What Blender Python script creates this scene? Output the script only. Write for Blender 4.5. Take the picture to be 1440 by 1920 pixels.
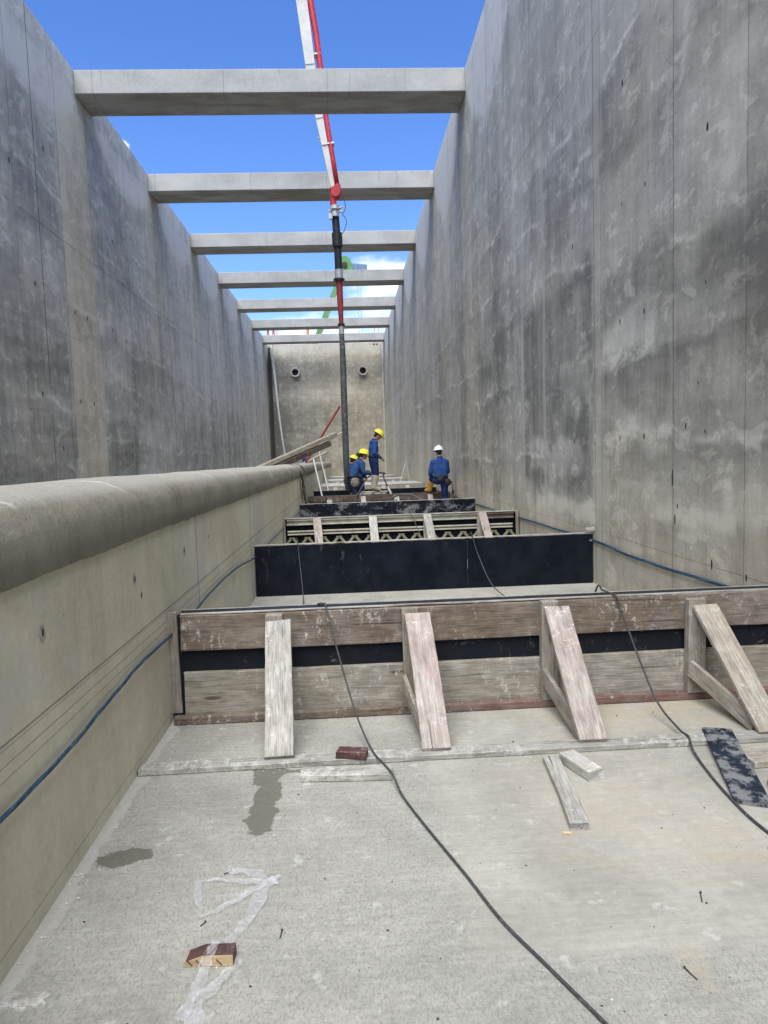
import bpy, math, random
import numpy as np
from mathutils import Vector, Matrix, Euler
R=math.radians
random.seed(7); rng=np.random.RandomState(5)
for o in list(bpy.data.objects): bpy.data.objects.remove(o)
S=bpy.context.scene; C=S.collection

# ------------------------------------------------------------------ camera
cd=bpy.data.cameras.new('camera'); cam=bpy.data.objects.new('camera',cd); C.objects.link(cam)
fw=Vector((.0488766,.9954279,-.0820632)).normalized()
rt=Vector((7.48487826e-04,-3.87479184e-05,-2.42159027e-05)).normalized()
up=rt.cross(fw).normalized()
cam.matrix_world=Matrix(((rt.x,up.x,-fw.x,0),(rt.y,up.y,-fw.y,0),(rt.z,up.z,-fw.z,1.6),(0,0,0,1)))
cd.sensor_fit='HORIZONTAL'; cd.sensor_width=36; cd.lens=36*1333.5445/1440
cd.clip_start=.05; cd.clip_end=5000
S.camera=cam
S.render.resolution_x=768; S.render.resolution_y=1024

# ------------------------------------------------------------------ light
SUN_EL,SUN_AZ=60,190          # azimuth clockwise from +Y
w=bpy.data.worlds.new("World"); S.world=w; w.use_nodes=True
wt=w.node_tree; wt.nodes.clear()
def wn(t,**k):
    n=wt.nodes.new(t)
    for a,b in k.items(): setattr(n,a,b)
    return n
sky=wn('ShaderNodeTexSky',sky_type='NISHITA',sun_disc=False,sun_elevation=R(SUN_EL),sun_rotation=R(SUN_AZ),air_density=1.0,dust_density=.0,ozone_density=4.5)
tc=wn('ShaderNodeTexCoord'); sep=wn('ShaderNodeSeparateXYZ'); wt.links.new(tc.outputs['Generated'],sep.inputs[0])
mp=wn('ShaderNodeMapping'); mp.inputs['Scale'].default_value=(1,1,1.9); wt.links.new(tc.outputs['Generated'],mp.inputs[0])
nz=wn('ShaderNodeTexNoise'); nz.inputs['Scale'].default_value=4.6; nz.inputs['Detail'].default_value=9; nz.inputs['Roughness'].default_value=.56; wt.links.new(mp.outputs[0],nz.inputs[0])
# cover falls off with height above the horizon
cov=wn('ShaderNodeMapRange'); cov.inputs['From Min'].default_value=.13; cov.inputs['From Max'].default_value=.30; cov.inputs['To Min'].default_value=.165; cov.inputs['To Max'].default_value=-.22; wt.links.new(sep.outputs[2],cov.inputs[0])
ad=wn('ShaderNodeMath',operation='ADD'); wt.links.new(nz.outputs[0],ad.inputs[0]); wt.links.new(cov.outputs[0],ad.inputs[1])
th=wn('ShaderNodeMapRange'); th.interpolation_type='SMOOTHSTEP'; th.inputs['From Min'].default_value=.53; th.inputs['From Max'].default_value=.68; wt.links.new(ad.outputs[0],th.inputs[0])
# one small puff over the left wall
dp=wn('ShaderNodeVectorMath',operation='DISTANCE'); dp.inputs[1].default_value=Vector((-.2965,1.056,.4465)).normalized(); wt.links.new(tc.outputs['Generated'],dp.inputs[0])
n2=wn('ShaderNodeTexNoise'); n2.inputs['Scale'].default_value=45; n2.inputs['Detail'].default_value=5; wt.links.new(tc.outputs['Generated'],n2.inputs[0])
m2=wn('ShaderNodeMath',operation='MULTIPLY_ADD'); m2.inputs[1].default_value=.034; wt.links.new(n2.outputs[0],m2.inputs[0]); wt.links.new(dp.outputs['Value'],m2.inputs[2])
m3=wn('ShaderNodeMapRange'); m3.interpolation_type='SMOOTHSTEP'; m3.inputs['From Min'].default_value=.023; m3.inputs['From Max'].default_value=.016; wt.links.new(m2.outputs[0],m3.inputs[0])
mx0=wn('ShaderNodeMath',operation='MAXIMUM'); wt.links.new(th.outputs[0],mx0.inputs[0]); wt.links.new(m3.outputs[0],mx0.inputs[1])
mix=wn('ShaderNodeMix',data_type='RGBA'); wt.links.new(mx0.outputs[0],mix.inputs[0]); hs=wn('ShaderNodeHueSaturation'); hs.inputs['Saturation'].default_value=1.20; hs.inputs['Hue'].default_value=.514; hs.inputs['Value'].default_value=1.08; wt.links.new(sky.outputs[0],hs.inputs['Color']); wt.links.new(hs.outputs[0],mix.inputs[6]); mix.inputs[7].default_value=(6.4,6.6,6.9,1)
bg=wn('ShaderNodeBackground'); bg.inputs[1].default_value=.15; wt.links.new(mix.outputs[2],bg.inputs[0])
wo=wn('ShaderNodeOutputWorld'); wt.links.new(bg.outputs[0],wo.inputs[0])
sl=bpy.data.lights.new('sun','SUN'); sl.energy=4.7; sl.angle=R(62); sl.color=(1,.955,.83)
so=bpy.data.objects.new('sun',sl); C.objects.link(so)
sd=Vector((math.sin(R(SUN_AZ))*math.cos(R(SUN_EL)),math.cos(R(SUN_AZ))*math.cos(R(SUN_EL)),math.sin(R(SUN_EL))))
so.rotation_euler=sd.to_track_quat('Z','Y').to_euler()
S.view_settings.view_transform='Standard'; S.view_settings.look='None'; S.view_settings.exposure=.60; S.view_settings.gamma=1

# ------------------------------------------------------------------ dimensions
XA,XB,XC=-1.13,2.91,-5.58      # low wall face, right wall face, left wall face
ZT=10.02                       # wall top
Y0,Y1=-6.0,53.0
def fz(y): return -.0077*max(0,y-4)   # the channel floor falls away gently

# ------------------------------------------------------------------ material helpers
class NT:
    def __init__(s,name,rough=.8,spec=.3):
        s.m=bpy.data.materials.new(name); s.m.use_nodes=True; s.t=s.m.node_tree
        s.b=s.t.nodes['Principled BSDF']; s.b.inputs['Roughness'].default_value=rough
        s.b.inputs['Specular IOR Level'].default_value=spec
        s._pos=None;s._obj=None
    def n(s,t,**k):
        n=s.t.nodes.new(t)
        for a,b in k.items(): setattr(n,a,b)
        return n
    def put(s,inp,v):
        if isinstance(v,(int,float)): inp.default_value=v
        elif isinstance(v,(tuple,list)):
            inp.default_value=tuple(v) if len(v)==len(inp.default_value) else tuple(v)+(1,)
        else: s.t.links.new(v,inp)
    def pos(s):
        if not s._pos: s._pos=s.n('ShaderNodeNewGeometry').outputs['Position']
        return s._pos
    def obj(s):
        if not s._obj: s._obj=s.n('ShaderNodeTexCoord').outputs['Object']
        return s._obj
    def rand(s): return s.n('ShaderNodeObjectInfo').outputs['Random']
    def xyz(s,v=None):
        n=s.n('ShaderNodeSeparateXYZ'); s.put(n.inputs[0],v or s.pos()); return n.outputs
    def vec(s,x,y,z):
        n=s.n('ShaderNodeCombineXYZ')
        for i,v in enumerate((x,y,z)): s.put(n.inputs[i],v)
        return n.outputs[0]
    def sc(s,v,k,off=(0,0,0)):
        n=s.n('ShaderNodeMapping'); s.put(n.inputs[0],v); n.inputs['Scale'].default_value=k
        s.put(n.inputs['Location'],off); return n.outputs[0]
    def ma(s,op,a,b=0.,c=0.,clamp=False):
        n=s.n('ShaderNodeMath',operation=op,use_clamp=clamp)
        s.put(n.inputs[0],a); s.put(n.inputs[1],b); s.put(n.inputs[2],c); return n.outputs[0]
    def noise(s,v,scale,detail=4,rough=.55,dist=0):
        n=s.n('ShaderNodeTexNoise'); s.put(n.inputs['Vector'],v); n.inputs['Scale'].default_value=scale
        n.inputs['Detail'].default_value=detail; n.inputs['Roughness'].default_value=rough; n.inputs['Distortion'].default_value=dist
        return n.outputs[0]
    def voro(s,v,scale,feat='F1',rnd=1):
        n=s.n('ShaderNodeTexVoronoi',feature=feat); s.put(n.inputs['Vector'],v); n.inputs['Scale'].default_value=scale
        n.inputs['Randomness'].default_value=rnd; return n.outputs['Distance']
    def mr(s,v,a,b,c=0.,d=1.,smooth=True):
        n=s.n('ShaderNodeMapRange'); n.interpolation_type='SMOOTHSTEP' if smooth else 'LINEAR'
        s.put(n.inputs[0],v)
        for i,q in enumerate((a,b,c,d)): s.put(n.inputs[i+1],q)
        return n.outputs[0]
    def mix(s,f,a,b,mode='MIX'):
        n=s.n('ShaderNodeMix',data_type='RGBA',blend_type=mode)
        s.put(n.inputs[0],f); s.put(n.inputs[6],a); s.put(n.inputs[7],b); return n.outputs[2]
    def line(s,c,x0,wd):        # 1 on the line, 0 off it
        d=s.ma('ABSOLUTE',s.ma('SUBTRACT',c,x0)); return s.mr(d,wd*.5,wd,1,0)
    def attr(s,name):
        n=s.n('ShaderNodeAttribute'); n.attribute_name=name
        q=s.n('ShaderNodeSeparateColor'); s.t.links.new(n.outputs['Color'],q.inputs[0]); return q.outputs
    def val(s,col,v):
        n=s.n('ShaderNodeVectorMath',operation='SCALE'); s.put(n.inputs[0],col); s.put(n.inputs[3],v); return n.outputs[0]
    def color(s,c): s.put(s.b.inputs['Base Color'],c)
    def bump(s,h,dist=.005,strength=1):
        n=s.n('ShaderNodeBump'); n.inputs['Distance'].default_value=dist; n.inputs['Strength'].default_value=strength
        s.put(n.inputs['Height'],h); s.t.links.new(n.outputs[0],s.b.inputs['Normal'])

def wall_mat(name,seams,hlines,kind):
    m=NT(name,.78,.25); X,Y,Z=m.xyz(); A=m.attr('stain')
    P=m.pos()
    big=m.noise(m.sc(P,(.5,.35,.5)),1,5,.6)
    flk=m.mr(m.noise(m.sc(P,(1,.8,1.1),(3,1,8)),1.15,10,.66,.35),.50,.56)      # skin patches with crisp ragged edges
    flk2=m.mr(m.noise(m.sc(P,(2,1.4,2.2),(8,4,1)),1.6,10,.68,.5),.55,.60)
    blot=m.noise(m.sc(P,(1,1,1),(1,7,2)),5.5,6,.66,.3)
    cloud=m.noise(m.sc(P,(1.2,.8,1.2)),1.3,7,.62,.6)
    strk=m.noise(m.sc(P,(3,2.6,.16)),2.0,5,.6)
    strk2=m.noise(m.sc(P,(8,9,.5)),2.0,4,.6)
    hor=m.noise(m.sc(P,(.3,.16,3.2)),1.4,5,.6,.3)
    fine=m.noise(P,26,8,.72)
    speck=m.noise(P,90,3,.6)
    t=m.ma('MULTIPLY',m.ma('SUBTRACT',big,.5),.30)
    t=m.ma('ADD',t,m.ma('MULTIPLY',m.ma('SUBTRACT',cloud,.5),.62))
    t=m.ma('ADD',t,m.ma('MULTIPLY',m.ma('SUBTRACT',strk,.5),.50))
    t=m.ma('ADD',t,m.ma('MULTIPLY',m.ma('SUBTRACT',strk2,.5),.20))
    t=m.ma('ADD',t,m.ma('MULTIPLY',m.ma('SUBTRACT',hor,.5),.32))
    t=m.ma('ADD',t,m.ma('MULTIPLY',m.ma('SUBTRACT',fine,.5),.45))
    t=m.ma('ADD',t,m.ma('MULTIPLY',m.ma('SUBTRACT',speck,.5),.50))
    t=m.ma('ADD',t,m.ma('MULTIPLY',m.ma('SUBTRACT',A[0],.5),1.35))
    t=m.ma('ADD',t,m.ma('MULTIPLY',m.ma('SUBTRACT',flk,.5),.11)); t=m.ma('ADD',t,m.ma('MULTIPLY',flk2,.25)); t=m.ma('ADD',t,m.ma('MULTIPLY',m.ma('SUBTRACT',blot,.5),.45))
    t=m.ma('ADD',t,.53,clamp=True)
    dark=(.155,.155,.142,1); mid=(.350,.345,.308,1); light=(.60,.592,.535,1)
    if kind=='far': dark=(.17,.165,.14,1); mid=(.29,.278,.235,1); light=(.45,.435,.39,1)
    c=m.mix(m.mr(t,.0,.5,smooth=False),dark,mid); c=m.mix(m.mr(t,.5,1.05,smooth=False),c,light)
    wm=m.mix(m.mr(t,.1,.9,smooth=False),(.22,.198,.150,1),(.54,.50,.40,1))
    c=m.mix(A[1],c,wm)
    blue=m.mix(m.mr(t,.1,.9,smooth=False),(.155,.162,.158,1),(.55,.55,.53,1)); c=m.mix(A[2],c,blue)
    # lime run marks: thin pale crooked edges
    e=m.noise(m.sc(P,(1,.55,.8)),1.25,9,.62,.9)
    ed=m.mr(m.ma('ABSOLUTE',m.ma('SUBTRACT',e,.53)),.0,.012,1,0)
    em=m.mr(m.noise(m.sc(P,(1,.6,1.4),(7,3,1)),1.1,3),.50,.64)
    ed=m.ma('MULTIPLY',m.ma('MULTIPLY',ed,em),m.mr(fine,.42,.6))
    c=m.mix(m.ma('MULTIPLY',ed,.6),c,(.46,.46,.45,1))
    wob=m.ma('MULTIPLY',m.ma('SUBTRACT',m.noise(m.sc(P,(1,1,.5)),3,3),.5),.012)
    Yw=m.ma('ADD',Y,wob); brk=m.mr(m.noise(m.sc(P,(1,1,.7)),1.6,4),.36,.52)
    dl=None
    for (y0,wd,col,st) in seams:
        if col<0:
            l=m.line(Yw,y0,wd*.8); l=m.ma('MULTIPLY',l,st*.75); l=m.ma('MULTIPLY',l,m.ma('MULTIPLY_ADD',brk,.6,.4))
            dl=l if dl is None else m.ma('MAXIMUM',dl,l)
    Zw=m.ma('ADD',Z,m.ma('MULTIPLY',m.ma('SUBTRACT',m.noise(m.sc(P,(1,1,1)),1.2,4),.5),.03))
    for (z0,wd,st) in hlines:
        l=m.ma('MULTIPLY',m.line(Zw,z0,wd),st*.6); l=m.ma('MULTIPLY',l,m.ma('MULTIPLY_ADD',brk,.8,.2)); dl=l if dl is None else m.ma('MAXIMUM',dl,l)
    ll=None
    for (y0,wd,col,st) in seams:
        if col>0:
            l=m.ma('MULTIPLY',m.line(Yw,y0,wd),st); ll=l if ll is None else m.ma('MAXIMUM',ll,l)
    if ll is not None: c=m.mix(m.ma('MULTIPLY',ll,m.mr(strk2,.3,.6)),c,(.40,.395,.35,1))
    if dl is not None: c=m.mix(dl,c,(.05,.05,.048,1))
    pores=m.mr(m.voro(P,11),.035,.06,1,0); pm=m.mr(m.noise(P,2.2,2),.55,.62)
    pores=m.ma('MULTIPLY',pores,pm); c=m.mix(m.ma('MULTIPLY',pores,.75),c,(.04,.04,.038,1))
    m.color(c)
    h=m.ma('MULTIPLY_ADD',fine,.5,m.ma('MULTIPLY',cloud,1.2))
    if dl is not None: h=m.ma('SUBTRACT',h,m.ma('MULTIPLY',dl,1.5))
    h=m.ma('SUBTRACT',h,pores); m.bump(h,.006,.5)
    m.put(m.b.inputs['Roughness'],m.mr(t,0,1,.62,.9))
    return m.m

def simple(name,col,rough=.6,var=.25,scale=12,spec=.4,metal=0,bump=.0015,dirt=None,dirtcol=(.35,.34,.31)):
    m=NT(name,rough,spec); P=m.obj()
    nn=m.noise(P,scale,6,.6); f=m.noise(P,scale*6,4,.6)
    c=m.val(col,m.ma('ADD',m.mr(nn,.25,.75,1-var,1+var),m.ma('MULTIPLY',m.ma('SUBTRACT',f,.5),var)))
    if dirt:
        d=m.mr(m.noise(P,scale*1.7,8,.68,.4),.62-dirt*.3,.80-dirt*.3); c=m.mix(m.ma('MULTIPLY',d,.85),c,dirtcol)
        m.put(m.b.inputs['Roughness'],m.mr(d,0,1,rough,.9))
    m.color(c); m.b.inputs['Metallic'].default_value=metal
    if bump: m.bump(f,bump,.6)
    return m.m

def wood(name,base,dark,grey=.0,splash=0.,rough=.88,red=0,scol=(.5,.49,.45),redc=(.24,.095,.075)):
    m=NT(name,rough,.2); P=m.obj(); r=m.rand(); off=m.vec(m.ma('MULTIPLY',r,37),m.ma('MULTIPLY',r,11),m.ma('MULTIPLY',r,5))
    Q=m.n('ShaderNodeVectorMath',operation='ADD'); m.put(Q.inputs[0],P); m.put(Q.inputs[1],off); Q=Q.outputs[0]
    g=m.noise(m.sc(Q,(1.3,20,20)),2.0,6,.62,.7); g2=m.noise(m.sc(Q,(5,110,110)),1.5,5,.7,.2)
    g3=m.noise(m.sc(Q,(.8,6,6)),2,4,.6,1.5)
    c=m.mix(m.mr(m.ma('MULTIPLY_ADD',g2,.6,m.ma('MULTIPLY',g,.45)),.34,.72),dark,base)
    c=m.mix(m.mr(g3,.45,.62,0,.45),c,m.val(c,.66))
    gb=m.mr(m.noise(Q,3.2,7,.65),.40,.60,0,grey); c=m.mix(gb,c,m.mix(m.mr(g2,.35,.65),m.mix(.5,dark,(.22,.22,.21,1)),m.mix(.5,base,(.46,.46,.44,1))))
    kn=m.voro(m.sc(Q,(1.6,7,7)),1.1); k=m.mr(kn,.05,.13,.75,0); c=m.mix(k,c,(.05,.033,.02,1))
    if red: c=m.mix(m.mr(m.noise(Q,5,5,.6),.38,.6,0,red),c,redc+(1,))
    if splash:
        s=m.mr(m.ma('MULTIPLY_ADD',m.noise(m.sc(Q,(9,4,6)),2.4,10,.74,.15),.72,m.ma('MULTIPLY',m.noise(Q,70,3),.28)),.62-splash*.18,.66-splash*.10); s=m.ma('MULTIPLY',s,m.mr(m.noise(Q,2.0,3),.40,.58))
        c=m.mix(m.ma('MULTIPLY',s,.8),c,scol)
    bl_=m.noise(m.sc(Q,(5,9,9)),1.6,8,.68,.2); c=m.val(c,m.mr(bl_,.28,.72,.70,1.30,False))
    crk=m.mr(m.noise(m.sc(Q,(1.0,42,42)),1.3,3,.5,.3),.655,.69,0,.8); c=m.mix(crk,c,m.val(c,.25))
    c=m.val(c,m.mr(r,0,1,.88,1.12,False))
    m.color(c); m.bump(m.ma('SUBTRACT',m.ma('ADD',g,m.ma('MULTIPLY',g2,.7)),m.ma('MULTIPLY',k,1)),.003,.8)
    return m.m

M={}
far_s=[(13.0,.02,-1,.5),(14.05,.03,-1,.6),(15.4,.03,-1,.5),(16.6,.05,1,.5),(17.4,.03,-1,.5),(19.2,.04,-1,.5),(21.9,.05,-1,.6),(24.6,.05,-1,.5),(27.3,.06,-1,.6),(30,.08,1,.6),(33,.07,-1,.6),(36.5,.08,-1,.5),(41,.1,-1,.5),(46,.1,-1,.5)]
M['wr']=wall_mat('right wall concrete',[(2.4,.012,-1,.8),(3.75,.012,-1,.7),(5.09,.010,-1,.55),(6.24,.012,-1,.92),(8.02,.009,-1,.7),(8.11,.20,1,.45),(8.24,.016,-1,.7),(9.5,.012,-1,.35),(10.35,.10,1,.75),(10.62,.05,1,.6),(10.93,.02,-1,.5),(11.12,.04,1,.5),(11.64,.12,1,.95),(12.15,.05,1,.5),(11.76,.02,-1,.6)]+far_s,
  [(6.15,.014,.5),(3.55,.007,.08),(2.49,.007,.12),(.60,.006,.5)],'side')
M['wl']=wall_mat('left wall concrete',[(13.98,.028,-1,.95),(13.0,.02,-1,.5),(12.2,.03,1,.5),(14.9,.014,-1,.4),(15.12,.018,-1,.5),(16.84,.016,-1,.6),(16.95,.04,1,.5),(17.5,.02,-1,.4),(18.2,.02,1,.4),(19.55,.03,-1,.7),(21.0,.03,-1,.4),(21.6,.03,1,.5),(22.4,.04,-1,.6),(25.1,.04,-1,.6),(27.8,.04,-1,.6),(30.5,.05,-1,.6),(33.2,.05,-1,.6),(35.9,.06,-1,.6),(39,.06,-1,.6),(43,.08,-1,.6),(47,.08,-1,.6)],
  [(6.1,.020,.6),(4.2,.012,.35),(2.6,.012,.35)],'side')
M['wf']=wall_mat('far wall concrete',[],[(8.6,.04,.12),(6.0,.05,.14),(3.4,.05,.12)],'far')

def beam_mat():
    m=NT('beam concrete',.8,.2); P=m.pos(); X,Y,Z=m.xyz()
    n=m.noise(m.sc(P,(.6,1,1)),1.6,6,.6); f=m.noise(P,18,6,.7)
    c=m.mix(m.mr(m.ma('MULTIPLY_ADD',f,.35,m.ma('MULTIPLY',n,.65)),.3,.7),(.29,.289,.275,1),(.41,.408,.39,1))
    for x0 in (-4.7,-1.9,.35): c=m.mix(m.ma('MULTIPLY',m.line(m.ma('ADD',X,m.ma('MULTIPLY',Y,.03)),x0,.02),.35),c,(.16,.16,.15,1))
    nz=m.xyz(m.n('ShaderNodeNewGeometry').outputs['True Normal'])[2]
    st=m.mr(m.noise(m.sc(P,(.5,2,1)),1.5,5,.6,.5),.42,.62); st=m.ma('MULTIPLY',st,m.mr(nz,-.5,-.9))   # blotches of darker brown on the soffit
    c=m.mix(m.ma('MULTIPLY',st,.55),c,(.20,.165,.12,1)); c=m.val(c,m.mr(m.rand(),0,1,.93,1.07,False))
    dr=m.mr(m.noise(m.sc(P,(7,1,.7)),1.3,5,.65),.56,.68,0,.45); c=m.mix(m.ma('MULTIPLY',dr,m.mr(Z,ZT-.5,ZT,.25,1)),c,(.17,.17,.155,1))
    m.color(c); m.bump(f,.003,.5); return m.m
M['beam']=beam_mat()

def lowwall_mat():
    m=NT('low wall concrete',.78,.22); P=m.pos(); X,Y,Z=m.xyz()
    n=m.noise(m.sc(P,(1,.7,1)),1.5,7,.62,.5); s=m.noise(m.sc(P,(2,3,.4)),2.2,5,.6); f=m.noise(P,30,7,.7)
    t=m.ma('ADD',m.ma('MULTIPLY',n,.5),m.ma('MULTIPLY_ADD',s,.22,m.ma('MULTIPLY',f,.28)))
    c=m.mix(m.mr(t,.34,.66,smooth=False),(.375,.350,.265,1),(.63,.60,.485,1))
    g=m.mr(m.noise(m.sc(P,(1,.8,.8),(3,9,2)),1.4,5,.6,.6),.50,.66,0,.75); c=m.mix(g,c,(.47,.465,.44,1))
    sc=m.mr(m.noise(m.sc(P,(4,5,5)),1.8,6,.7,1.2),.60,.68,0,.4); c=m.mix(sc,c,(.50,.49,.43,1))
    Zs=m.ma('ADD',m.ma('MULTIPLY_ADD',Y,.004,Z),m.ma('MULTIPLY',m.ma('SUBTRACT',m.noise(P,1.5,3),.5),.012))
    dk=m.ma('MULTIPLY',m.line(Zs,.715,.006),.55)
    for z0,wd,k in ((.70,.004,.3),(.648,.003,.5),(.602,.004,.35),(.075,.004,.35)): dk=m.ma('MAXIMUM',dk,m.ma('MULTIPLY',m.line(Zs,z0,wd),k))
    for y0,wd,k in ((5.26,.014,.55),(8.12,.02,.6),(12.7,.03,.5),(16,.04,.5),(21,.05,.5)): dk=m.ma('MAXIMUM',dk,m.ma('MULTIPLY',m.line(Y,y0,wd),k))
    c=m.mix(dk,c,(.07,.065,.055,1))
    ring=m.mr(m.noise(m.sc(P,(1,1,1)),8,3),.3,.7)
    p=m.mr(m.voro(P,16),.05,.09,1,0); pm=m.mr(m.noise(P,2.6,2),.52,.6); p=m.ma('MULTIPLY',p,pm)
    c=m.mix(m.ma('MULTIPLY',p,.65),c,(.09,.08,.06,1))
    m.color(c); m.bump(m.ma('SUBTRACT',m.ma('MULTIPLY_ADD',f,.5,n),m.ma('MULTIPLY_ADD',p,1,dk)),.004,.5); return m.m
M['low']=lowwall_mat()
def coping_mat():
    m=NT('coping concrete',.86,.18); P=m.pos(); X,Y,Z=m.xyz()
    n=m.noise(m.sc(P,(1,.6,1)),2.4,7,.62,.4); s=m.noise(m.sc(P,(2,5,.5)),2.5,5,.6); f=m.noise(P,45,7,.75)
    t=m.ma('ADD',m.ma('MULTIPLY',n,.45),m.ma('MULTIPLY_ADD',s,.25,m.ma('MULTIPLY',f,.3)))
    c=m.mix(m.mr(t,.34,.66,smooth=False),(.165,.153,.122,1),(.33,.312,.262,1))
    up=m.mr(m.ma('MULTIPLY_ADD',Y,.0077,Z),1.455,1.515); c=m.mix(m.ma('MULTIPLY',up,.6),c,m.mix(f,(.30,.293,.265,1),(.50,.492,.455,1)))   # crest painted paler than the face, as lit from above
    # pale trowel laps across the crest
    yy=m.ma('ADD',m.ma('MULTIPLY_ADD',X,-.9,Y),m.ma('MULTIPLY',m.noise(P,2.5,4),.30)); d=m.ma('PINGPONG',yy,.62)
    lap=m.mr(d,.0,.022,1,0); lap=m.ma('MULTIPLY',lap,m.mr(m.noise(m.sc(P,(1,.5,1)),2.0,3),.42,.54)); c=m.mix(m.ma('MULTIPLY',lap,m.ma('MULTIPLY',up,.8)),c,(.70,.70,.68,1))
    m.color(c); m.bump(m.ma('MULTIPLY_ADD',f,1.0,m.ma('MULTIPLY',n,2.5)),.010,.9); return m.m
M['cop']=coping_mat()

def floor_mat():
    m=NT('floor concrete',.82,.22); P=m.pos(); X,Y,Z=m.xyz(); A=m.attr('stain')
    big=m.noise(P,1.1,6,.6,.4); br=m.noise(m.sc(P,(1.2,14,1)),3,5,.62,.2); sp=m.noise(m.sc(P,(1,.5,1)),120,4,.7,.8); sp2=m.noise(P,240,2,.5); f=m.noise(P,35,6,.7)
    edge=m.ma('ADD',.33,m.ma('MULTIPLY',m.ma('SUBTRACT',m.noise(P,3.5,5),.5),.10))
    sm=m.mr(m.ma('SUBTRACT',X,edge),-.05,.10)                  # trowelled strip to the right
    ey=m.ma('ADD',2.08,m.ma('MULTIPLY',m.ma('SUBTRACT',m.noise(P,4,5),.5),.22)); sm=m.ma('MULTIPLY',sm,m.mr(m.ma('SUBTRACT',Y,ey),-.05,.07))
    t=m.ma('ADD',m.ma('MULTIPLY',big,.55),m.ma('MULTIPLY_ADD',br,.25,m.ma('MULTIPLY',f,.2)))
    rough=m.mix(m.mr(t,.36,.66,smooth=False),(.265,.263,.240,1),(.425,.418,.382,1))
    smooth=m.mix(m.mr(t,.36,.64,smooth=False),(.290,.282,.248,1),(.415,.406,.366,1))
    c=m.mix(sm,rough,smooth)
    big2=m.noise(m.sc(P,(1,1,1),(4,2,0)),2.2,7,.64,.5); c=m.val(c,m.mr(big2,.3,.7,.86,1.12,False)); mot=m.noise(P,22,6,.7); c=m.val(c,m.mr(mot,.3,.7,.90,1.09,False))
    spk=m.mr(sp,.52,.36,0,.55); spk=m.ma('MULTIPLY',spk,m.ma('MULTIPLY_ADD',sm,-.75,1.)); c=m.mix(spk,c,(.17,.17,.155,1))
    pale=m.mr(sp,.60,.74,0,.22); c=m.mix(m.ma('MULTIPLY',pale,m.ma('MULTIPLY_ADD',sm,-.6,1.)),c,(.60,.60,.57,1))
    c=m.mix(m.ma('MULTIPLY',m.mr(m.noise(P,9,5,.65),.60,.68,0,.5),1),c,(.53,.53,.51,1))
    # warm tan drifts
    c=m.mix(m.ma('MULTIPLY',A[1],m.mr(m.noise(P,5,5),.3,.6)),c,(.40,.345,.25,1))
    # wet patches, edges broken by noise
    wet=m.ma('ADD',A[0],m.ma('MULTIPLY',m.ma('SUBTRACT',m.noise(P,11,8,.70),.5),1.5)); wet=m.mr(wet,.42,.50)
    c=m.mix(m.ma('MULTIPLY',wet,.86),c,m.mix(f,(.085,.080,.062,1),(.165,.158,.130,1)))
    # pale slurry skin along the low wall
    ex=m.ma('ADD',m.ma('SUBTRACT',X,XA),m.ma('MULTIPLY',m.ma('SUBTRACT',m.noise(m.sc(P,(1,1,1)),7,6,.65),.5),.13))
    sk=m.mr(ex,.048,.066,.8,0); sk=m.ma('MULTIPLY',sk,m.mr(Y,4.6,5.2,1,.25)); 
    c=m.mix(sk,c,m.mix(m.noise(P,20,6,.7),(.33,.325,.30,1),(.54,.53,.50,1)))
    pit=m.mr(m.voro(P,9),.022,.034,1,0); pit=m.ma('MULTIPLY',pit,m.mr(m.noise(P,1.8,2),.48,.55)); c=m.mix(m.ma('MULTIPLY',pit,.8),c,(.06,.06,.05,1))
    jt=m.line(X,.335,.004); c=m.mix(m.ma('MULTIPLY',jt,m.ma('MULTIPLY',.25,sm)),c,(.2,.2,.18,1))
    m.color(c)
    h=m.ma('MULTIPLY',m.ma('MULTIPLY_ADD',sp,1.0,m.ma('MULTIPLY',f,.6)),m.ma('MULTIPLY_ADD',sm,-.7,1.))
    h=m.ma('ADD',h,m.ma('MULTIPLY_ADD',sk,1.1,m.ma('MULTIPLY',br,.5))); h=m.ma('SUBTRACT',h,m.ma('MULTIPLY',pit,1.5)); m.bump(h,.0045,.85)
    m.put(m.b.inputs['Roughness'],m.mr(wet,0,1,.85,.55)); return m.m
M['floor']=floor_mat()
M['fresh']=simple('cured slab top',(.47,.47,.46),.85,.2,3,.2,0,.004)
M['wetc']=simple('fresh wet concrete',(.20,.20,.19),.4,.3,6,.5,0,.01)
M['ground']=simple('ground soil',(.17,.14,.10),.95,.3,.6,.1)
M['hole']=simple('tie hole dark',(.045,.045,.040),.9,.3)
M['plug']=simple('tie hole plug',(.33,.33,.31),.8,.3,30)

M['wbrown']=wood('brown formwork plank',(.21,.16,.12),(.10,.078,.06),.40,.50)
M['wdark']=wood('dark wet brown plank',(.12,.085,.065),(.055,.04,.033),.25,.35)
M['wbrown2']=wood('beige formwork plank',(.36,.33,.265),(.19,.17,.135),.50,.50,scol=(.46,.45,.40))
M['wgrey']=wood('weathered grey board',(.50,.485,.45),(.24,.225,.20),.8,.3,scol=(.62,.61,.58))
M['wpink']=wood('pinkish weathered board',(.47,.435,.40),(.25,.21,.19),.6,.55,red=.28,scol=(.60,.58,.55),redc=(.33,.225,.20))
M['wtan']=wood('tan brace timber',(.39,.35,.285),(.20,.175,.14),.6,.4)
M['wred']=wood('red stained batten',(.20,.12,.10),(.11,.07,.06),.35,.35,red=.5,redc=(.17,.085,.07))
M['wkick']=wood('cement crusted kicker board',(.44,.43,.39),(.26,.25,.22),.85,.8,scol=(.56,.56,.53))
M['wnew']=wood('fresh sawn timber',(.60,.48,.30),(.42,.30,.17),0,0)
M['redf']=simple('red film coating',(.09,.042,.040),.55,.35,20,dirt=.25)
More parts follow.
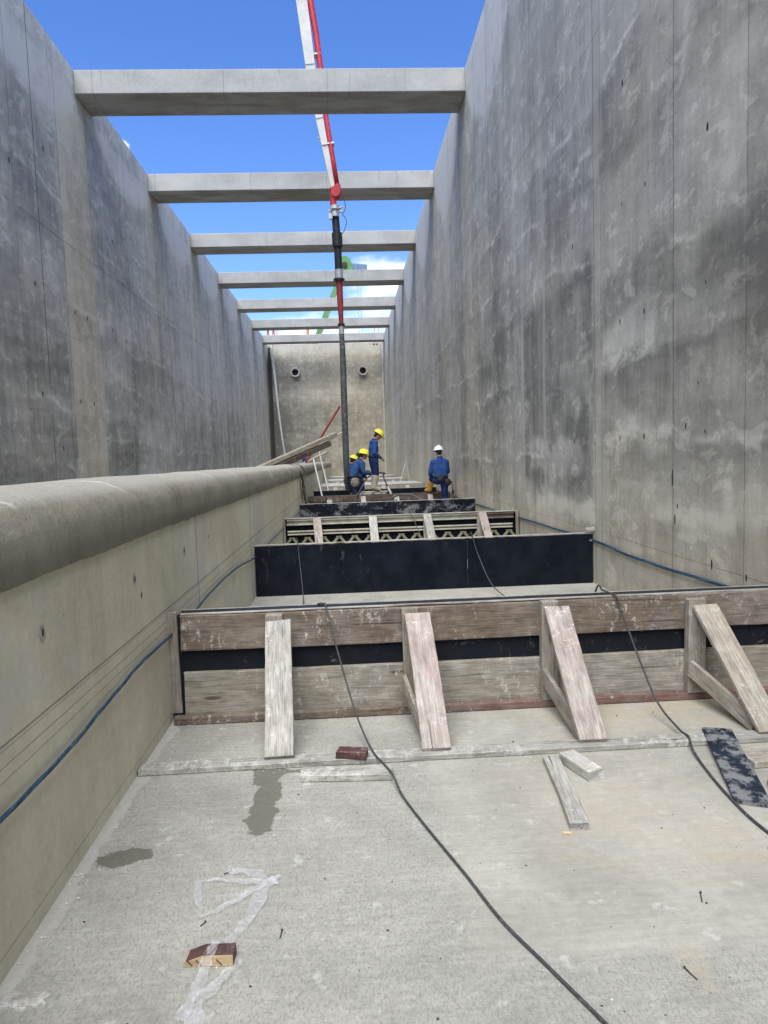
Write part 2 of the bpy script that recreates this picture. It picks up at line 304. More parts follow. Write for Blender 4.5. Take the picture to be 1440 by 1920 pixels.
M['dred']=simple('brown film coating',(.085,.045,.042),.6,.4,30,dirt=.2)
def ply(name,splash,base=(.007,.009,.014,1),ks=1.,loc=False):
    m=NT(name,.5,.05); P=m.obj(); P2=m.obj() if loc else m.pos(); P2=m.sc(P2,(ks,ks,ks))
    n=m.noise(P2,3,6,.6); f=m.noise(m.sc(P2,(1,1,.4)),14,7,.7)
    c=m.mix(m.mr(n,.35,.65),base,(.013,.016,.023,1))
    s=m.mr(m.noise(m.sc(P2,(.8,1,1.3)),3.2,10,.72,.3),.66-splash*.26,.74-splash*.22,0,1)
    c=m.mix(m.ma('MULTIPLY',s,.25+.45*splash),c,(.30,.31,.32,1))
    d=m.ma('MULTIPLY',m.mr(f,.56,.68),m.mr(m.noise(P2,1.2,2),.50,.66)); c=m.mix(m.ma('MULTIPLY',d,max(.12,.22+.4*splash)),c,(.25,.25,.25,1))
    m.color(c); m.put(m.b.inputs['Roughness'],m.mr(m.ma('MAXIMUM',s,d),0,1,.36,.85)); m.bump(m.ma('ADD',n,m.ma('MULTIPLY',f,.4)),.004,.4); return m.m
M['ply']=ply('black film faced plywood',-.03); M['ply2']=ply('cement splashed black plywood',.62)
M['plyw']=ply('crusted black form panel',.22,(.016,.018,.021,1),2.6)
M['boardblk']=ply('blue black crusted board',.74,(.018,.026,.046,1),3.5,True)
M['steel']=simple('cement stained steel waler',(.42,.40,.33),.75,.3,5,dirt=.5,dirtcol=(.42,.40,.34))
M['olive']=simple('olive lattice steel',(.21,.20,.13),.7,.3,8,dirt=.3)
M['cabg']=simple('dusty grey cable',(.045,.048,.052),.6,.3,40,dirt=.3,dirtcol=(.22,.22,.21))
M['cabb']=simple('blue cable sheath',(.018,.055,.10),.5,.3,30,dirt=.35,dirtcol=(.16,.22,.26))
M['black']=simple('black rubber',(.012,.013,.016),.45,.3,10,dirt=.1)
M['hose']=simple('worn dark rubber hose',(.055,.062,.068),.55,.35,5,dirt=.35,dirtcol=(.2,.2,.19))
M['red']=simple('red paint',(.38,.022,.032),.4,.2,5,dirt=.1)
M['dkred']=simple('dark red hose',(.24,.03,.03),.5,.25,6,dirt=.2)
M['white']=simple('white boom paint',(.48,.475,.44),.45,.12,3,dirt=.12)
M['grey']=simple('galvanised metal',(.42,.43,.43),.5,.2,12,metal=.5,dirt=.2)
M['green']=simple('green boom paint',(.10,.26,.09),.45,.2,2)
M['bluegrey']=simple('blue grey paint',(.13,.20,.34),.5,.15,2)
M['lblue']=simple('pale blue mast paint',(.30,.42,.62),.5,.15,2)
M['pvc']=simple('pale hose',(.55,.57,.58),.5,.15,4)
M['pipe']=simple('concrete pipe stub',(.50,.49,.46),.8,.2,6)
M['orange']=simple('orange brown post',(.45,.22,.12),.7,.2,6)
M['strap']=simple('dirty brown cloth',(.10,.085,.07),.95,.4,14,dirt=.2)
M['skin']=simple('tanned skin',(.36,.19,.125),.55,.12,14)
M['hair']=simple('dark hair',(.012,.010,.009),.7,.3,60)
M['jac']=simple('royal blue workwear',(.024,.066,.22),.85,.22,9,.15,0,.01)
M['jac2']=simple('mid blue workwear',(.034,.078,.21),.85,.25,9,.15,0,.01)
M['tro']=simple('navy blue trousers',(.012,.025,.095),.88,.35,8,.15,0,.01,dirt=.12,dirtcol=(.16,.19,.26))
M['trog']=simple('dusty navy trousers',(.018,.026,.07),.88,.35,8,.15,0,.01,dirt=.3,dirtcol=(.2,.2,.2))
M['helY']=simple('yellow helmet plastic',(.72,.64,.06),.5,.12,9,.3,dirt=.12)
M['helW']=simple('white helmet plastic',(.80,.80,.78),.35,.04,4,.5)
M['bootY']=simple('ochre rubber boot',(.62,.33,.04),.5,.2,9,dirt=.15)
M['bootG']=simple('cement grey rubber boot',(.30,.27,.20),.7,.25,9,dirt=.3)
M['pouch']=simple('dusty canvas pouch',(.22,.20,.17),.9,.3,12)
M['belt']=simple('black tool belt',(.015,.015,.016),.6,.3,12)
M['rub']=simple('cement crusted scraps',(.27,.25,.21),.9,.4,9)
def film_mat():
    m=NT('clear plastic film',.22,.5); t=m.n('ShaderNodeBsdfTransparent'); mx=m.n('ShaderNodeMixShader')
    n=m.noise(m.sc(m.pos(),(1,1,1)),18,4,.6,.8); m.put(mx.inputs[0],m.mr(n,.30,.75,.12,.42))
    m.color((.74,.75,.80,1)); m.bump(n,.01,1)
    m.t.links.new(t.outputs[0],mx.inputs[1]); m.t.links.new(m.b.outputs[0],mx.inputs[2])
    out=[q for q in m.t.nodes if q.type=='OUTPUT_MATERIAL'][0]; m.t.links.new(mx.outputs[0],out.inputs[0]); return m.m
M['film']=film_mat()

# ------------------------------------------------------------------ mesh helpers
WM={}
def place(o,parent,world):
    if parent is not None:
        o.parent=parent; o.matrix_basis=WM[parent].inverted()@world
    else: o.matrix_basis=world
    WM[o]=world.copy()
def props(o,label=None,cat=None,group=None,kind=None):
    for k,v in (('label',label),('category',cat),('group',group),('kind',kind)):
        if v: o[k]=v
    return o
def empty(name,loc,label,cat,group=None,rz=0):
    o=bpy.data.objects.new(name,None); o.empty_display_size=.2; C.objects.link(o)
    place(o,None,Matrix.Translation(loc)@Matrix.Rotation(rz,4,'Z')); return props(o,label,cat,group)
class MB:
    def __init__(s): s.v=[]; s.f=[]; s.mi=[]
    def add(s,vs,fs,mi=0):
        k=len(s.v); s.v+= [tuple(p) for p in vs]; s.f+=[tuple(i+k for i in f) for f in fs]; s.mi+=[mi]*len(fs); return s
    def box(s,c,d,rot=None,mi=0,bev=0):
        hx,hy,hz=d[0]/2,d[1]/2,d[2]/2; b=min(bev,hx*.4,hy*.4,hz*.4) if bev else 0
        c=Vector(c)
        if not b:
            vs=[Vector((x,y,z)) for x in (-hx,hx) for y in (-hy,hy) for z in (-hz,hz)]
            fs=[(0,1,3,2),(4,6,7,5),(0,4,5,1),(2,3,7,6),(0,2,6,4),(1,5,7,3)]
        else:
            vs=[];idx={}
            for sx in (-1,1):
                for sy in (-1,1):
                    for sz in (-1,1):
                        for ax in range(3):
                            p=[sx*(hx-b),sy*(hy-b),sz*(hz-b)]; p[ax]=(sx*hx,sy*hy,sz*hz)[ax]
                            idx[(sx,sy,sz,ax)]=len(vs); vs.append(Vector(p))
            fs=[]
            for ax in range(3):
                o1,o2=[a for a in range(3) if a!=ax]
                for sg in (-1,1):
                    q=[]
                    for a,bb in ((-1,-1),(1,-1),(1,1),(-1,1)):
                        k=[0,0,0]; k[ax]=sg;k[o1]=a;k[o2]=bb; q.append(idx[(*k,ax)])
                    fs.append(q)
            for e in range(3):
                o1,o2=[a for a in range(3) if a!=e]
                for a in (-1,1):
                    for bb in (-1,1):
                        k1=[0,0,0];k1[e]=-1;k1[o1]=a;k1[o2]=bb;k2=list(k1);k2[e]=1
                        fs.append([idx[(*k1,o1)],idx[(*k2,o1)],idx[(*k2,o2)],idx[(*k1,o2)]])
            for sx in (-1,1):
                for sy in (-1,1):
                    for sz in (-1,1): fs.append([idx[(sx,sy,sz,0)],idx[(sx,sy,sz,1)],idx[(sx,sy,sz,2)]])
        if rot is not None: vs=[rot@p for p in vs]
        return s.add([p+c for p in vs],fs,mi)
    def tube(s,pts,r,n=10,cap=True,mi=0,rnd=False):
        pts=[Vector(p) for p in pts]; k=len(pts); rs=[r]*k if isinstance(r,(int,float)) else list(r)
        if rnd:   # rounded ends
            d0=(pts[0]-pts[1]).normalized(); d1=(pts[-1]-pts[-2]).normalized(); a=[];ra=[];b=[];rb=[]
            for t in (1.0,.8,.45): a.append(pts[0]+d0*rs[0]*t); ra.append(rs[0]*math.sqrt(max(.0004,1-t*t)))
            for t in (.45,.8,1.0): b.append(pts[-1]+d1*rs[-1]*t); rb.append(rs[-1]*math.sqrt(max(.0004,1-t*t)))
            pts=a+pts+b; rs=ra+rs+rb; k=len(pts)
        vs=[];prev=None
        for i,p in enumerate(pts):
            t=(pts[min(i+1,k-1)]-pts[max(i-1,0)]); t=t.normalized() if t.length>1e-9 else Vector((0,0,1))
            if prev is None:
                u=Vector((0,0,1)) if abs(t.z)<.9 else Vector((1,0,0)); u=(u-t*u.dot(t)).normalized()
            else: u=(prev-t*prev.dot(t)); u=u.normalized() if u.length>1e-6 else prev
            prev=u; v=t.cross(u)
            for j in range(n):
                a=2*math.pi*j/n; vs.append(p+(u*math.cos(a)+v*math.sin(a))*rs[i])
        fs=[(i*n+j,i*n+(j+1)%n,(i+1)*n+(j+1)%n,(i+1)*n+j) for i in range(k-1) for j in range(n)]
        if cap: fs+=[tuple(range(n))[::-1],tuple((k-1)*n+j for j in range(n))]
        return s.add(vs,fs,mi)
    def ell(s,c,r,rot=None,n=14,m=9,mi=0):
        vs=[];c=Vector(c)
        for i in range(m+1):
            th=math.pi*i/m
            for j in range(n):
                a=2*math.pi*j/n; p=Vector((r[0]*math.sin(th)*math.cos(a),r[1]*math.sin(th)*math.sin(a),r[2]*math.cos(th)))
                if rot is not None: p=rot@p
                vs.append(c+p)
        fs=[(i*n+j,(i+1)*n+j,(i+1)*n+(j+1)%n,i*n+(j+1)%n) for i in range(m) for j in range(n)]
        return s.add(vs,fs,mi)
    def build(s,name,mat,parent=None,origin=None,smooth=False,label=None,cat=None,group=None,kind=None,mats=None,remesh=0,relax=0):
        me=bpy.data.meshes.new(name)
        if origin is None:
            a=np.array(s.v); lo,hi=a.min(0),a.max(0); origin=((lo[0]+hi[0])/2,(lo[1]+hi[1])/2,lo[2])
        O=Vector(origin)
        me.from_pydata([tuple(Vector(p)-O) for p in s.v],[],s.f); me.update()
        for q in (mats or [mat]): me.materials.append(q)
        if mats: me.polygons.foreach_set('material_index',s.mi)
        o=bpy.data.objects.new(name,me); C.objects.link(o)
        if remesh:
            md=o.modifiers.new('r','REMESH'); md.mode='VOXEL'; md.voxel_size=remesh; md.use_smooth_shade=True
            if relax:
                q=o.modifiers.new('s','SMOOTH'); q.iterations=relax; q.factor=.5
            dg=bpy.context.evaluated_depsgraph_get(); ev=o.evaluated_get(dg); nm=bpy.data.meshes.new_from_object(ev)
            o.modifiers.clear(); o.data=nm; bpy.data.meshes.remove(me); nm.name=name; me=nm
            me.materials.clear(); me.materials.append(mat); smooth=True
        if smooth: me.polygons.foreach_set('use_smooth',[True]*len(me.polygons))
        me.update()
        place(o,parent,Matrix.Translation(O)); props(o,label,cat,group,kind); return o
def catmull(pts,n=8):
    P=[Vector(p) for p in pts]; P=[P[0]*2-P[1]]+P+[P[-1]*2-P[-2]]; out=[]
    for i in range(1,len(P)-2):
        for k in range(n):
            t=k/n; a,b,c,d=P[i-1:i+3]
            out.append(.5*((2*b)+(c-a)*t+(2*a-5*b+4*c-d)*t*t+(3*b-a-3*c+d)*t**3))
    out.append(P[-2]); return out
# a sawn board: local X along its length, grain follows it
def board(name,p0,p1,w_,t_,mat,parent=None,nrm=(0,0,1),rough_=.0025,seg=10,cut=0,**k):
    p0,p1=Vector(p0),Vector(p1); L=(p1-p0).length; x=(p1-p0).normalized(); n=Vector(nrm); n=(n-x*n.dot(x)).normalized(); y=n.cross(x)
    ra=random.Random(hash((round(p0.x,2),round(p0.y,2),round(p1.x,2)))&0xffff)
    vs=[];b=min(.0035,t_*.2)
    sec=[(-1,-1,1,0),(-1,-1,0,1),(1,-1,0,1),(1,-1,1,0)][:0]
    prof=[(-w_/2+b,-t_/2),(w_/2-b,-t_/2),(w_/2,-t_/2+b),(w_/2,t_/2-b),(w_/2-b,t_/2),(-w_/2+b,t_/2),(-w_/2,t_/2-b),(-w_/2,-t_/2+b)]
    ph=ra.random()*6
    for i in range(seg+1):
        f=i/seg; X=-L/2+L*f; wy=math.sin(f*3+ph)*rough_*1.2; wz=math.sin(f*2.3+ph*2)*rough_*.5
        for (a,c) in prof:
            vs.append((X+(ra.uniform(-1,1)*rough_*1.6 if i in(0,seg) else 0)+(cut*a/w_ if i==seg else 0),a*(1+.0)+wy+ra.uniform(-1,1)*rough_*.35,c+wz*0+ra.uniform(-1,1)*rough_*.12))
    fs=[(i*8+j,(i+1)*8+j,(i+1)*8+(j+1)%8,i*8+(j+1)%8) for i in range(seg) for j in range(8)]+[tuple(range(8)),tuple(seg*8+j for j in range(8))[::-1]]
    me=bpy.data.meshes.new(name); me.from_pydata(vs,[],[f[::-1] for f in fs]); me.materials.append(mat); me.update()
    o=bpy.data.objects.new(name,me); C.objects.link(o)
    mt=Matrix((x,y,n)).transposed().to_4x4(); mt.translation=(p0+p1)/2
    place(o,parent,mt); return props(o,**k)

# ---------------- numpy value noise for stain attributes
def vnoise(x,y,seed):
    xi=np.floor(x).astype(np.int64); yi=np.floor(y).astype(np.int64); xf=x-xi; yf=y-yi
    xf=xf*xf*(3-2*xf); yf=yf*yf*(3-2*yf)
    def h(a,b):
        n=(a*374761393+b*668265263+seed*1274126177)&0x7fffffff; n=((n^(n>>13))*1274126177)&0x7fffffff; return ((n^(n>>16))&0xffff)/65535.
    return (h(xi,yi)*(1-xf)+h(xi+1,yi)*xf)*(1-yf)+(h(xi,yi+1)*(1-xf)+h(xi+1,yi+1)*xf)*yf
def fbm(x,y,seed,o=5):
    s=0;a=.5;t=0
    for i in range(o): s=s+a*vnoise(x*2**i,y*2**i,seed+i); t+=a; a*=.55
    return s/t
def ss(x,a,b):
    t=np.clip((x-a)/(b-a),0,1); return t*t*(3-2*t)
def patch(y,z,y0,y1,z0,z1,soft=.08,seed=1,warp=.35,fr=1.4):
    wy=y+(fbm(y*fr,z*fr,seed)-.5)*2*warp; wz=z+(fbm(y*fr+9,z*fr+4,seed+3)-.5)*2*warp
    return ss(wy,y0-soft,y0+soft)*(1-ss(wy,y1-soft,y1+soft))*ss(wz,z0-soft,z0+soft)*(1-ss(wz,z1-soft,z1+soft))
def panels(y,z,ye,ze,amp,seed):
    i=np.searchsorted(np.array(ye),y); j=np.searchsorted(np.array(ze),z+(fbm(y*.8,y*0,seed)-.5)*.12); h=((i*7919+j*104729+seed*131)%997)/997.
    return (h-.5)*amp
def sweep(name,prof,ys,mat,stain=None,slope=False,extra=None,mats=None,flip=False,**k):
    prof=np.array(prof,float); n=len(prof); ys=np.array(ys); V=np.zeros((len(ys),n,3))
    V[:,:,0]=prof[None,:,0]; V[:,:,1]=ys[:,None]; V[:,:,2]=prof[None,:,1]
    if slope: V[:,:,2]+=np.array([fz(y) for y in ys])[:,None]
    i=np.arange(len(ys)-1)[:,None]*n; j=np.arange(n-1)[None,:]
    F=np.stack([i+j,i+j+1,i+n+j+1,i+n+j],-1).reshape(-1,4)
    if flip: F=F[:,::-1]
    V=V.reshape(-1,3); fl=F.tolist(); e1=list(range(n)); e2=[(len(ys)-1)*n+q for q in range(n)]
    fl+= [e1[::-1] if not flip else e1, e2 if not flip else e2[::-1]]
    mi=[0]*len(fl); vl=V.tolist()
    if extra:
        for vs,fs,m_ in extra:
            kk=len(vl); vl+=[list(p) for p in vs]; fl+=[[a+kk for a in f] for f in fs]; mi+=[m_]*len(fs)
    me=bpy.data.meshes.new(name); me.from_pydata(vl,[],fl)
    for q in (mats or [mat]): me.materials.append(q)
    me.polygons.foreach_set('material_index',mi)
    if stain is not None:
        a=me.color_attributes.new('stain','FLOAT_COLOR','POINT'); col=np.ones((len(vl),4),np.float32); col[:,:3]=.5; col[:,1:3]=0
        r,g,b=stain(V[:,0],V[:,1],V[:,2]); col[:len(V),0]=np.clip(r,0,1);col[:len(V),1]=np.clip(g,0,1);col[:len(V),2]=np.clip(b,0,1)
        a.data.foreach_set('color',col.ravel())
    me.update(); o=bpy.data.objects.new(name,me); C.objects.link(o)
    place(o,k.pop('parent',None),Matrix.Identity(4)); props(o,**k); return o
def disc(x,y,z,ry,rz,nx,off,n=14,mi=1,ring=None):
    vs=[(x+nx*off,y,z)]+[(x+nx*off,y+ry*math.cos(2*math.pi*i/n),z+rz*math.sin(2*math.pi*i/n)) for i in range(n)]
    return (vs,[(0,1+i,1+(i+1)%n) for i in range(n)],mi)

# ------------------------------------------------------------------ SETTING
g=MB().add([(-2500,-2500,-.9),(2500,-2500,-.9),(2500,2500,-.9),(-2500,2500,-.9)],[(0,1,2,3)])
g.build('ground',M['ground'],origin=(0,0,-.9),kind='structure')

# floor sheet, finer near the camera
def floor_stain(x,y,z):
    def blob(pts,sf,seed):
        d=np.full(x.shape,9.)
        for (px,py,rx,ry) in pts: d=np.minimum(d,np.sqrt(((x-px)/rx)**2+((y-py)/ry)**2))
        return 1-ss(d,1-sf,1+sf)
    wet=blob([(-.46,3.50,.075,.14),(-.43,3.30,.06,.16),(-.44,3.08,.065,.15),(-.47,3.6,.1,.06)],.85,1)+blob([(-.975,2.815,.10,.065),(-.92,2.83,.07,.05)],.85,2)
    wet+=.8*blob([(-.15,3.53,.25,.03)],.4,3)
    # thin brown scum line across the slab
    ln=2.66-.06*x+(fbm(x*3,y*0+2,11)-.5)*.10
    tan=(1-ss(np.abs(y-ln),.004,.02))*ss(x,.4,.7)*(1-ss(x,1.45,1.7))*.8*ss(fbm(x*5,y*5,5),.38,.6)
    tan+=.40*blob([(1.15,3.05,.38,.45),(1.45,2.70,.4,.25)],.95,4)
    tan+=.55*ss(y,3.4,4.2)*(1-ss(y,4.3,6))*ss(x,.9,1.3)
    tan+=.8*blob([(1.02,1.95,.035,.16),(.98,1.75,.03,.1)],.95,8)*ss(fbm(x*14,y*14,19),.4,.65)
    return np.minimum(wet,1)*.95,tan,np.zeros_like(x)
xs=np.concatenate([np.linspace(XC-.3,-1.3,12),np.linspace(-1.14,2.95,230)]); ys=np.concatenate([np.linspace(-6,1.5,8),np.linspace(1.6,4.7,200),np.geomspace(4.75,53.4,110)])
X_,Y_=np.meshgrid(xs,ys,indexing='ij'); nx,ny=X_.shape; Zf=np.vectorize(fz)(Y_)
V=np.stack([X_,Y_,Zf],-1).reshape(-1,3); ii=np.arange(nx-1)[:,None]*ny; jj=np.arange(ny-1)[None,:]
F=np.stack([ii+jj,ii+ny+jj,ii+ny+jj+1,ii+jj+1],-1).reshape(-1,4)
me=bpy.data.meshes.new('floor'); me.from_pydata(V.tolist(),[],F.tolist()); me.materials.append(M['floor'])
a=me.color_attributes.new('stain','FLOAT_COLOR','POINT'); col=np.ones((len(V),4),np.float32); r_,g_,b_=floor_stain(V[:,0],V[:,1],V[:,2])
col[:,0]=np.clip(r_,0,1);col[:,1]=np.clip(g_,0,1);col[:,2]=0; a.data.foreach_set('color',col.ravel()); me.update()
o=bpy.data.objects.new('floor',me); C.objects.link(o); props(o,kind='structure')

# right wall
def right_stain(x,y,z):
    t=np.full(y.shape,.5); wm=np.zeros(y.shape); bl=np.zeros(y.shape)
    def p(v,*a,**k):
        nonlocal t; t=t+v*patch(y,z,*a,**k)
    p(-.22,8.28,11.6,1.1,3.7,seed=3,warp=.35,soft=.18); p(-.10,8.28,9.4,1.0,2.2,seed=203,warp=.2,soft=.1)
    p(-.12,8.3,10.3,3.6,5.2,seed=8,warp=.5,soft=.3)
    p(-.15,3.0,5.75,2.75,3.2,seed=5,warp=.30,soft=.10)
    p(-.10,4.0,6.2,2.3,3.3,seed=15,warp=.2,soft=.15)
    p(-.10,3.6,8.0,1.45,2.48,seed=6,warp=.06,soft=.02)
    p(-.12,6.28,7.9,2.9,3.55,seed=9,warp=.4,soft=.12)
    p(.20,6.5,8.0,2.48,2.95,seed=12,warp=.25,soft=.06)
    p(.14,4.6,6.0,3.4,4.6,seed=13,warp=.5,soft=.3)
    p(-.12,6.9,8.0,4.4,5.6,seed=14,warp=.4,soft=.1)
    p(.08,4,8,5,9,seed=31,warp=.5,soft=.5)
    p(.16,5.0,5.9,2.0,2.5,seed=16,warp=.25,soft=.1)
    p(.18,8.3,9.5,2.0,2.7,seed=17,warp=.4,soft=.06)
    p(.22,8.8,11.3,1.25,1.75,seed=18,warp=.35,soft=.05)
    p(.24,5.2,6.6,.92,1.03,seed=19,warp=.05,soft=.02); p(.16,4.6,5.4,1.0,1.35,seed=20,warp=.2,soft=.05)
    p(.20,6.3,7.5,1.55,1.85,seed=21,warp=.25,soft=.08); p(.15,6.6,7.5,1.15,1.28,seed=25,warp=.15,soft=.03)
    p(.25,8.4,10.8,.75,.95,seed=22,warp=.2,soft=.05)
    p(-.14,11.8,15.5,1.4,4.2,seed=23,warp=.5,soft=.3); p(-.12,17,23,1.5,5.5,seed=24,warp=.8,soft=.5)
    p(-.16,12.8,13.9,2.5,6.5,seed=33,warp=.3,soft=.15); p(-.1,26,40,1,5,seed=34,warp=1,soft=.8)
    t+=panels(y,z,[5.09,6.24,7.15,8.24,9.5,10.6,11.7,12.9,14.05,15.4,16.6,18,19.2,20.5,21.9,23.2,24.6,27.3,30],[1.2,2.49,3.55,4.9,6.15,7.5,8.8],.11,7)
    for (zl_,ya,yb,sd) in ((1.62,4,8,1),(2.52,4,8,2),(3.4,4.6,8,3),(3.9,8.3,14,4),(2.7,8.3,16,5),(1.5,8.3,20,6),(4.9,4.5,12,7),(5.6,6,16,8),(3.3,14,30,9),(4.6,12,26,10)):
        zz=zl_+(fbm(y*.7,y*0+sd,300+sd)-.5)*.5; t+=.24*(1-ss(np.abs(z-zz),.012,.05))*ss(y,ya,ya+.1)*(1-ss(y,yb-.1,yb))*ss(fbm(y*1.5,z*2,320+sd),.42,.62); t+=-.08*ss(zz-z,0,.03)*(1-ss(zz-z,.25,.8))*ss(y,ya,ya+.1)*(1-ss(y,yb-.1,yb))
    st=fbm(y*1.7,z*.08,41); t+=(st-.5)*.35*ss(y,9,12)
    # pale dry bays under the wall crown, dark under each beam seat
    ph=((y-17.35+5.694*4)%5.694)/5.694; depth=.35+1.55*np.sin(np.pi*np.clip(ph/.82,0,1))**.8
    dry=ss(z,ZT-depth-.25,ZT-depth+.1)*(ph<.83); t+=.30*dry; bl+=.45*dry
    wm+=.75*(1-ss(z+.5*(fbm(y*.9,z*.9,51)-.5),.5,1.5)); wm+=.30*patch(y,z,4,8,1.2,2.4,soft=.5,seed=52)
    wm+=.25*ss(fbm(y*.5,z*.5,60),.5,.65); wm+=.5*(patch(y,z,16.2,17.5,1,9,soft=.2,seed=61,warp=.2)); t+=.05*(1-ss(z,.4,1.0))
    bl+=.5*patch(y,z,8.28,12,1.0,6,soft=.4,seed=333)
    bl+=.35*ss(fbm(y*.4+3,z*.35,62),.45,.62)*ss(z,1.2,2.5)*(1-ss(y,14,20)); t+=.12*ss(y,14,20); wm+=.3*ss(y,15,22)
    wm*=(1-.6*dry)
    return t,wm,bl
ysr=np.concatenate([np.linspace(Y0,3.2,10),np.geomspace(3.4,Y1+.4,420)])
zr=np.linspace(-.8,ZT,215)
holes=[(5.651,4.067),(7.398,4.07),(5.656,2.872),(6.851,2.887),(7.456,2.897),(5.661,1.689),(6.858,1.685),(7.472,1.678),(6.82,4.059),(7.369,5.249),(9.761,5.482),(5.779,2.094),(4.45,1.69),(4.45,2.88),(5.66,5.25),(6.85,5.25),(5.27,.98),(5.0,1.0),(9.0,1.68),(9.7,2.88),(9.7,1.68),(10.9,2.88),(10.9,5.45),(9.0,4.1),(13.2,2.9),(13.2,4.1),(13.2,5.4)]
ex=[]
for i,(y,z) in enumerate(holes[:15]+holes[18:20]+holes[22:]):
    ra=random.uniform(.8,1.15)
    ex.append(disc(XB,y,z,.019*ra,.036*ra,-1,.0025,mi=2 if i%3 else 1)); ex.append(disc(XB,y+.004,z+.006,.010*ra,.020*ra,-1,.004,mi=1))
for (y,z,h) in [(5.55,.62,.09),(5.05,.60,.05),(4.6,.72,.12),(6.25,1.30,.16),(6.2,.93,.10),(6.15,1.05,.04),(6.0,1.75,.05)]: ex.append(disc(XB,y,z,.012,h*.5,-1,.0025,mi=1))
wprof=lambda x,s:[(x,z) for z in zr]+[(x+s*.45,ZT),(x+s*.45,-.8)]
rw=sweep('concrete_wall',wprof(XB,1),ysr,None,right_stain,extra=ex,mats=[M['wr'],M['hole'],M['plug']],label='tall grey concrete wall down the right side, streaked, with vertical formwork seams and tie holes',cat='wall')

def left_stain(x,y,z):
    t=np.full(y.shape,.5); wm=np.zeros(y.shape); bl=np.zeros(y.shape)
    def p(v,*a,**k):
        nonlocal t; t=t+v*patch(y,z,*a,**k)
    p(-.20,8,15.1,1,3.5,seed=70,warp=.3,soft=.06); p(-.14,8,15.1,3.4,4.4,seed=71,warp=.35,soft=.15); p(-.16,12.9,15,5.8,8.2,seed=72,warp=.5,soft=.3)
    p(-.22,16.9,19.4,1,2.6,seed=73,warp=.25,soft=.06); p(-.10,17,24,2.6,4.6,seed=74,warp=.6,soft=.3); p(-.16,24,40,1,3.6,seed=75,warp=.6,soft=.3)
    p(.16,17.2,19.3,3.2,5.2,seed=76,warp=.5,soft=.2); p(.12,12,15,2.3,2.9,seed=77,warp=.3,soft=.05); p(.10,25,34,3,7,seed=78,warp=1,soft=.6)
    t+=.09+panels(y,z,[13,13.98,15.1,16.84,18.2,19.55,21,22.4,23.8,25.1,26.5,27.8,29.2,30.5,33.2,35.9],[2.6,4.2,6.1,8.0],.10,9)
    for (zl_,ya,yb,sd) in ((2.9,10,15,1),(4.2,10,15,2),(3.5,17,22,3),(5.2,10,20,4),(2.2,17,30,5),(7.1,10,18,6),(6.3,17,26,7),(1.9,10,15,8),(4.6,18,34,9)):
        zz=zl_+(fbm(y*.5,y*0+sd,400+sd)-.5)*.7-.04*(y-ya); t+=.24*(1-ss(np.abs(z-zz),.02,.07))*ss(y,ya,ya+.1)*(1-ss(y,yb-.1,yb))*ss(fbm(y*1.2,z*2,420+sd),.42,.62); t+=-.08*ss(zz-z,0,.03)*(1-ss(zz-z,.25,.9))*ss(y,ya,ya+.1)*(1-ss(y,yb-.1,yb))
    st=fbm(y*1.6,z*.08,81); t+=(st-.5)*.38*ss(y,15,17)
    br=ss(y,15.12,15.17)*(1-ss(y,16.78,16.84)); wz=1-ss(z,8.9,9.3)
    t+=br*wz*(.13); wm+=br*wz*.9
    run=(1-ss(np.abs(y-16.1-(fbm(z*.8,y*0,83)-.5)*.25),.05,.30))*ss(z,3.5,7)*wz; wm+=run; t-=run*.12
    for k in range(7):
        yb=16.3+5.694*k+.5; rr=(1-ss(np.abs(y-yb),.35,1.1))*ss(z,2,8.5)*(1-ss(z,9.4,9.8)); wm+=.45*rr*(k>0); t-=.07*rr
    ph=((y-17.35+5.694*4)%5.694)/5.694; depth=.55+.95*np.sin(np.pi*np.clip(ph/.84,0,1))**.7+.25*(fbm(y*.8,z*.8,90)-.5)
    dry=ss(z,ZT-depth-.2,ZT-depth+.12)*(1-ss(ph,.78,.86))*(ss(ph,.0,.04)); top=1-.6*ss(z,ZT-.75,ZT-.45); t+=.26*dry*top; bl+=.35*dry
    t+=.08*ss(y,20,28); bl+=.35*ss(fbm(y*.25,z*.25,92)+.12*(1-ss(z,3,6)),.44,.62)*(1-br)*ss(y,16,18)
    wm+=.30*ss(fbm(y*.45,z*.45,94),.5,.65)*(1-dry)
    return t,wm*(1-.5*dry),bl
zl=np.linspace(-.8,ZT,190)
ysl=np.concatenate([np.linspace(Y0,9,12),np.geomspace(9.3,Y1+.4,400)])
lprof=[(XC,z) for z in zl]+[(XC-.45,ZT),(XC-.45,-.8)]
exl=[disc(XC,y,z,.03,.05,1,.003,mi=1) for (y,z) in [(13.6,4.9),(13.6,2.9),(15.5,4.75),(16.2,4.75),(15.5,2.9),(16.3,2.9),(17.9,4.8),(19.0,4.7),(14.4,1.9),(18.4,1.8),(18.9,1.75),(19.0,2.0),(21.0,4.7),(24,1.9),(12.9,6.8),(14.4,7.6),(18.3,7.0),(20.3,7.0)]]
lw=sweep('concrete_wall',lprof,ysl,None,left_stain,extra=exl,mats=[M['wl'],M['hole']],flip=True,label='tall concrete wall on the left beyond the low wall, with a brown stained strip under the first beam',cat='wall')

